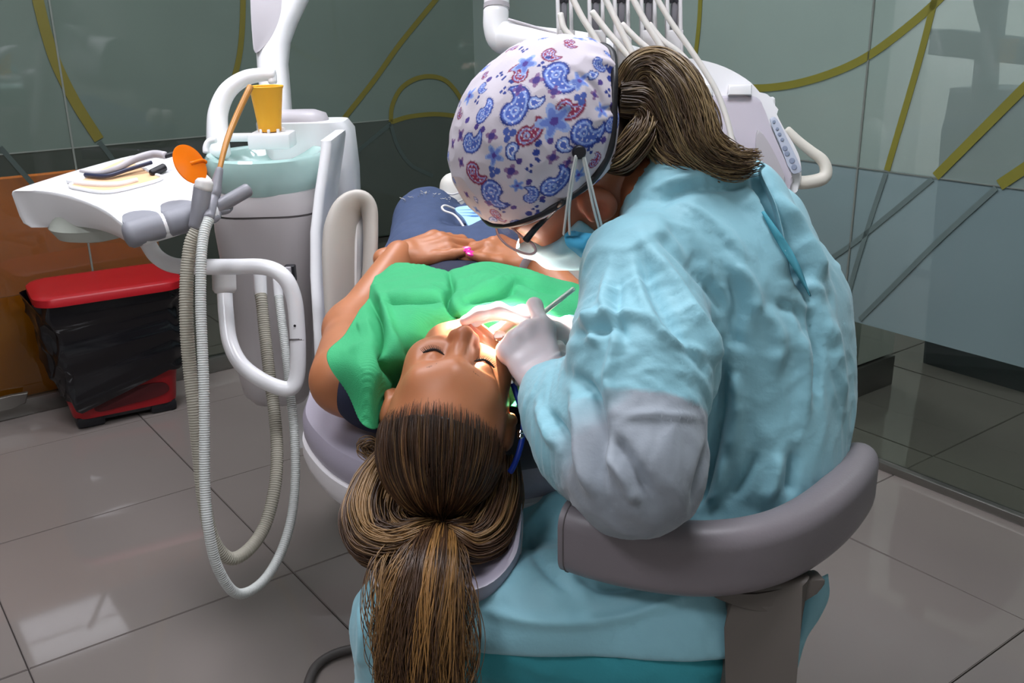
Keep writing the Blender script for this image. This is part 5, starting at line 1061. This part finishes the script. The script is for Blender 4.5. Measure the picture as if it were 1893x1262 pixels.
def paint(n0, ang, size, kind):
    """print one motif of given size (m) around direction n0 on the cap"""
    up_ = nrm(np.cross(n0, [.3, .2, .9])); e1 = up_ * math.cos(ang) + np.cross(n0, up_) * math.sin(ang); e2 = np.cross(n0, e1)
    ii = np.where(loc @ n0 > math.cos(min(1.2, size * 2.4 / .105)))[0]
    if not len(ii): return
    p = np.c_[loc[ii] @ e1, loc[ii] @ e2] * (.11 / size)
    def put(mask, c, k=1.): j = ii[mask]; kcol[j] = kcol[j] * (1 - k) + np.asarray(c) * k
    def drop(sc=1., curl=2.4):
        t_ = np.linspace(0, 1, 14); a_ = curl * t_; L_ = np.c_[.55 * np.sin(a_) * 1.1, .55 * (1 - np.cos(a_)) * 1.1 - .3]; d_, s_ = segdist(p, L_); return d_ - (.5 * (1 - s_) ** .75 + .03) * sc
    if kind in ('P', 'R'):
        o_, m_, l_ = (dbl, blu, lbl) if kind == 'P' else (red_ * .7, red_, lbl * .8 + red_ * .2)
        d_ = drop(); put(d_ < .06, o_); put(d_ < -.02, m_); g = (np.abs(d_ + .13) < .045); put(g, l_)
        rr = np.linalg.norm(p - [.05, -.28], axis=1); put((rr < .2), l_); put(rr < .11, m_)
        put((d_ < -.05) & (np.sin(p[:, 0] * 17) * np.sin(p[:, 1] * 17) > .72), wht, .8); put((np.abs(d_ - .10) < .02), o_, .35)
    elif kind == 'T':
        d_ = drop(.9, 1.5); put(np.abs(d_) < .06, dbl); put((d_ < -.06), lbl); put(d_ < -.2, wht); put(d_ < -.27, blu)
    elif kind == 'C':
        for k in range(3): put(np.linalg.norm(p - .42 * np.array([math.cos(2.1 * k), math.sin(2.1 * k)]), axis=1) < .36, blu * .75)
    elif kind == 'D':
        for s_ in (-.5, .5): put(np.linalg.norm(p - [s_, .08 * s_], axis=1) < .40, dbl * 1.2)
    elif kind == 'F':
        a_ = np.arctan2(p[:, 1], p[:, 0]); r_ = np.linalg.norm(p, axis=1); put(r_ < .75 + .25 * np.cos(5 * a_), lbl * .9); put((r_ < .55 + .2 * np.cos(5 * a_)), blu * 1.1, .7); put(r_ < .22, pur)
    elif kind == 'B':
        a_ = np.arctan2(p[:, 1], p[:, 0]); r_ = np.linalg.norm(p, axis=1); put(r_ < .72 + .22 * np.cos(4 * a_), pur * .6 + red_ * .4, .8); put(r_ < .45, pur * .8)
    elif kind == 'o': put(np.linalg.norm(p, axis=1) < .6, pur * .8)
    elif kind == 's':
        for k in range(5): put(np.linalg.norm(p - [.8 * math.cos(k * 2.4), .6 * math.sin(k * 1.7)], axis=1) < .24, dbl)
K = 2.869
mot = [('P', 690, 215, 80, .3), ('P', 410, 395, 80, 2.8), ('P', 820, 505, 75, 1.2), ('P', 630, 790, 70, 2.2), ('P', 340, 850, 76, .2), ('P', 205, 560, 62, 1.7), ('P', 505, 865, 46, 2.9), ('P', 945, 470, 46, 1.9), ('P', 270, 420, 48, 2.4), ('P', 880, 170, 36, .9),
       ('R', 440, 225, 50, 3.3), ('R', 720, 385, 60, 1.4), ('R', 500, 520, 58, 2.0), ('R', 635, 110, 44, .2), ('R', 230, 730, 58, .8), ('R', 350, 965, 44, .3), ('R', 850, 680, 32, 2.6), ('R', 150, 420, 30, 1.),
       ('T', 545, 350, 46, 1.8), ('T', 440, 625, 46, .2), ('T', 710, 580, 48, 1.0), ('T', 845, 215, 34, 2.), ('T', 240, 885, 24, .3), ('C', 405, 540, 34, .3), ('C', 785, 350, 32, .8), ('C', 325, 735, 34, .2), ('D', 555, 612, 30, .3), ('D', 940, 222, 32, .5),
       ('F', 645, 470, 66, .3), ('F', 490, 165, 46, .3), ('F', 780, 255, 38, .3), ('F', 450, 810, 28, .3), ('F', 900, 410, 32, .1), ('F', 330, 650, 40, .5), ('F', 770, 750, 28, .5), ('F', 200, 340, 34, .5),
       ('B', 550, 250, 30, .3), ('B', 455, 300, 25, .3), ('B', 320, 550, 26, .3), ('B', 415, 735, 30, .3), ('B', 865, 325, 24, .3), ('B', 645, 315, 26, .3), ('B', 635, 660, 26, .3), ('B', 715, 685, 20, .3), ('B', 150, 690, 24, .3), ('B', 180, 860, 20, .3), ('B', 300, 905, 22, .3), ('B', 1015, 262, 22, .3), ('B', 110, 590, 24, .3)]
for kd, x, y, s_, a in mot: paint(cdir(800 + x / K, 60 + y / K), a, s_ / K / F * 1.12 * 1.5, kd)
for x, y in ((275, 515), (460, 680), (510, 790), (625, 575), (890, 265), (950, 385), (185, 465), (300, 250), (240, 500), (580, 880), (430, 925), (900, 570)): paint(cdir(800 + x / K, 60 + y / K), 0, .006, 'o')
for x, y in ((590, 155), (940, 305), (530, 700), (380, 925), (850, 600), (390, 290), (560, 915), (250, 340)): paint(cdir(800 + x / K, 60 + y / K), .4, .009, 's')
pd_ = [cdir(800 + x / K, 60 + y / K) for _, x, y, _, _ in mot]
for k in range(700):      # small fillers between the large motifs
    n0 = nrm(rng.normal(size=3))
    if min(math.acos(np.clip(n0 @ p_, -1, 1)) for p_ in pd_) < .185: continue
    pd_.append(n0); paint(n0, rng.uniform(0, 6.28), rng.uniform(.007, .011), random.choice('BCTFPDsR'))
vd = nrm((CAM - cw) @ DR)
for k in range(110):      # the side away from the entrance carries the same kind of print
    n0 = nrm(rng.normal(size=3))
    if n0 @ vd > .1: continue
    paint(n0, rng.uniform(0, 6.28), rng.uniform(.009, .021), random.choice('PPRTCDFB'))
vcol(cap_m, kcol)
VA = np.vstack([Vk, VH])
# dark band under the cap edge
qk = (Vk - DO) @ DR; zk = .022 + .02 * np.clip(qk[:, 1] / .1, -1, 1) + .06 * np.clip((-.06 - qk[:, 1]) / .06, 0, 1.2); az = np.arctan2(qk[:, 0], qk[:, 1] + .015); bl = []
for a0 in np.linspace(-math.pi, math.pi, 72, endpoint=False):
    j = np.where((np.abs((az - a0 + math.pi) % (2 * math.pi) - math.pi) < .06) & (qk[:, 2] - zk < .012))[0]; j = j[np.argsort(-np.hypot(qk[j, 0], qk[j, 1] + .015))[:6]]; bl.append(qk[j].mean(0))
bl = np.array(bl); bl = sum(np.roll(bl, k, 0) for k in range(-3, 4)) / 7; bl = smooth_loop(bl, 144); bw_ = np.array([DO + DR @ (b * [1.012, 1.012, 1] + [0, 0, -.001]) for b in bl]); tube('cap_band', np.vstack([bw_, bw_[:1]]), .0045, m_black, cap_m, smooth_path=False, round_end=False, seg=8)
bt = hit(Vk, 1070, 281, 5, .0); lathe('button', [(0, .006), (.006, .0055), (.008, .003), (.008, -.001)], bt, m_black, cap_m, R=basis(z=nrm(CAM - bt) * .7 + nrm(bt - cw) * .3), seg=24)
# mask, straps
def mask_fn(P):
    q_ = ((P - DO) @ DR).astype(np.float32); d = smin(dhf(P) - .004, d_ell(q_, (0, .08, -.055), (.042, .032, .03)), .02)
    d = smax(d, q_[:, 2] + .014 - .1 * np.clip(.04 - q_[:, 1], 0, .1), .004); d = smax(d, .016 - q_[:, 1], .004); return d
Vm, Qm = sdf(mask_fn, DO - .2, DO + .2, .003); Nm = vnormals(Vm, Qm); mk = np_mesh('face_mask', Vm + Nm * (.0025 * noise(Vm * [30, 30, 30]))[:, None], Qm, m_mask2, dentist)
sv = []; t0 = [(1045, 434), (1062, 428), (1090, 432), (1110, 430), (1112, 445), (1092, 462), (1076, 474), (1060, 462), (1046, 450)]
c0 = D(1078, 450, 1.15); pv = [D(x, y, 1.16 + .012 * math.sin(i * 2.3)) for i, (x, y) in enumerate(t0)]; pv = smooth_loop(pv, 36); Vt = np.vstack([pv, (pv + c0) / 2 + [0, -.004, 0], [c0 + np.array([0, -.006, 0])]])
Vt = Vt + (.006 * noise(Vt * 60))[:, None] * np.array([0, -1, .3]); Ft = [(i, (i + 1) % 36, 36 + (i + 1) % 36, 36 + i) for i in range(36)] + [(36 + i, 36 + (i + 1) % 36, 72) for i in range(36)]
tk = mesh('mask_tuck', Vt, Ft, m_mask3, mk); tk.modifiers.new('thickness', 'SOLIDIFY').thickness = .0015
for px in ([(1064, 288), (1054, 340), (1047, 390), (1042, 432)], [(1066, 290), (1058, 340), (1052, 390), (1053, 432)], [(1077, 290), (1086, 330), (1096, 380), (1108, 424)], [(1080, 290), (1090, 330), (1101, 375), (1114, 424)]):
    a_, b_ = hit(Vk, *px[0], 6, .004), D(*px[-1], 1.148); tube('ear_loop', [a_] + [D(x, y, (pix(a_)[2] * (1 - t_) + 1.143 * t_) - .006) for (x, y), t_ in zip(px[1:3], (.35, .7))] + [b_], .0026, m_strap, mk, n=24, seg=8, flat=.6)
# glasses
m_lens = film('clear_lens', '#e6dcdc', '#b0a0a0', .10, rough=.03)
tube('glasses_temple', [hit(VA, 1040, 372, 8, .004), D(1010, 402, 1.17), D(988, 424, 1.175), D(972, 444, 1.18)], .0035, m_black, db, n=20, seg=8, rads=[.003, .0035, .004, .0045])
m_rim = mat('pinkish_clear_rim', '#a88f94', rough=.2, var=.05)
lo = [D(x, y, d) for x, y, d in ((918, 412, 1.25), (920, 432, 1.235), (934, 450, 1.215), (955, 463, 1.2), (978, 470, 1.185), (990, 464, 1.18), (984, 450, 1.182), (968, 440, 1.19), (945, 420, 1.22), (928, 408, 1.245))]
lp = smooth_loop(lo, 50); tube('glasses_rim', np.vstack([lp, lp[:1]]), .0016, m_rim, db, smooth_path=False, round_end=False, seg=8)
mesh('glasses_lens', np.vstack([lp, [lp.mean(0)]]), [(i, (i + 1) % 50, 50) for i in range(50)], m_lens, db)
# hair
Vh2, Qh2 = sdf(lambda P: (lambda q_: smax(d_ell(q_, (0, -.022, .0), (.079, .096, .105)), q_[:, 1] * .8 - q_[:, 2] * .35 + .036, .02))(((P - DO) @ DR).astype(np.float32)), DO - .18, DO + .18, .004)
hb = np_mesh('hair_base', Vh2, Qh2, m_hair, dentist); vcol(hb, np.tile(np.array(C('#1e130c')[:3]), (len(Vh2), 1)))
blond = np.array(C('#8f7853')[:3]); mid = np.array(C('#4b3724')[:3])
bundle('ponytail', [D(1150, 168, 1.16), D(1180, 128, 1.155), D(1218, 128, 1.15), D(1255, 165, 1.14), D(1280, 220, 1.135), D(1300, 272, 1.13), D(1350, 300, 1.135), D(1405, 294, 1.14)], [.014, .018, .024, .027, .027, .023, .016, .008], 1100, 28, .5, r=.0009, jit=.005, parent=dentist, tail=True)
bundle('ponytail_underside', [D(1145, 185, 1.16), D(1190, 190, 1.16), D(1218, 240, 1.16), D(1240, 280, 1.155), D(1280, 305, 1.15), D(1330, 308, 1.15)], [.024, .028, .026, .022, .018, .008], 600, 24, .12, jit=.004, parent=dentist, tail=True)
bundle('nape_hair', [D(1120, 300, 1.15), D(1150, 290, 1.14), D(1185, 250, 1.14), D(1200, 215, 1.15)], [.012, .018, .018, .014], 180, 18, .1, jit=.002, parent=dentist)
# ================================================================== INSTRUMENT IN THE HAND
mi = empty('mouth_mirror', D(1000, 580, 1.24), 'slim steel mouth mirror handle held in the gloved hand', 'instrument')
tube('handle', [D(1060, 534, 1.27), D(1000, 581, 1.25), D(965, 612, 1.235)], .0033, m_steel, mi, n=12, seg=12, smooth_path=False)
tube('stem', [D(965, 612, 1.235), D(945, 622, 1.245), D(930, 622, 1.262)], .0012, m_chrome, mi, n=14)
lathe('mirror', [(0, .0012), (.009, .001), (.010, 0), (.009, -.0015), (0, -.0015)], D(926, 622, 1.266), m_chrome, mi, R=basis(z=[.2, -.5, .8]), seg=24)
# foot-control cable on the floor
tag(recentre(tube('floor_cable', [Z(566, 1290, .012), Z(572, 1255, .012), Z(590, 1225, .012), Z(630, 1204, .012), Z(690, 1195, .012), Z(800, 1190, .012), Z(900, 1180, .012)], .0095, mat('dark_grey_cable', '#4d4846', rough=.5), None, n=50)), 'dark grey cable curling across the floor tiles', 'cable')
# dental unit in the neighbouring room, seen dim through the frosted glass
nb_ = empty('neighbour_unit', RM(3.3, 1.2, 0), 'dim dental unit in the next room seen through the right glass', 'dental unit')
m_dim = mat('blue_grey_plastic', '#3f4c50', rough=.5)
def NBp(x, y, p=3.3): return ONP(x, y, p)
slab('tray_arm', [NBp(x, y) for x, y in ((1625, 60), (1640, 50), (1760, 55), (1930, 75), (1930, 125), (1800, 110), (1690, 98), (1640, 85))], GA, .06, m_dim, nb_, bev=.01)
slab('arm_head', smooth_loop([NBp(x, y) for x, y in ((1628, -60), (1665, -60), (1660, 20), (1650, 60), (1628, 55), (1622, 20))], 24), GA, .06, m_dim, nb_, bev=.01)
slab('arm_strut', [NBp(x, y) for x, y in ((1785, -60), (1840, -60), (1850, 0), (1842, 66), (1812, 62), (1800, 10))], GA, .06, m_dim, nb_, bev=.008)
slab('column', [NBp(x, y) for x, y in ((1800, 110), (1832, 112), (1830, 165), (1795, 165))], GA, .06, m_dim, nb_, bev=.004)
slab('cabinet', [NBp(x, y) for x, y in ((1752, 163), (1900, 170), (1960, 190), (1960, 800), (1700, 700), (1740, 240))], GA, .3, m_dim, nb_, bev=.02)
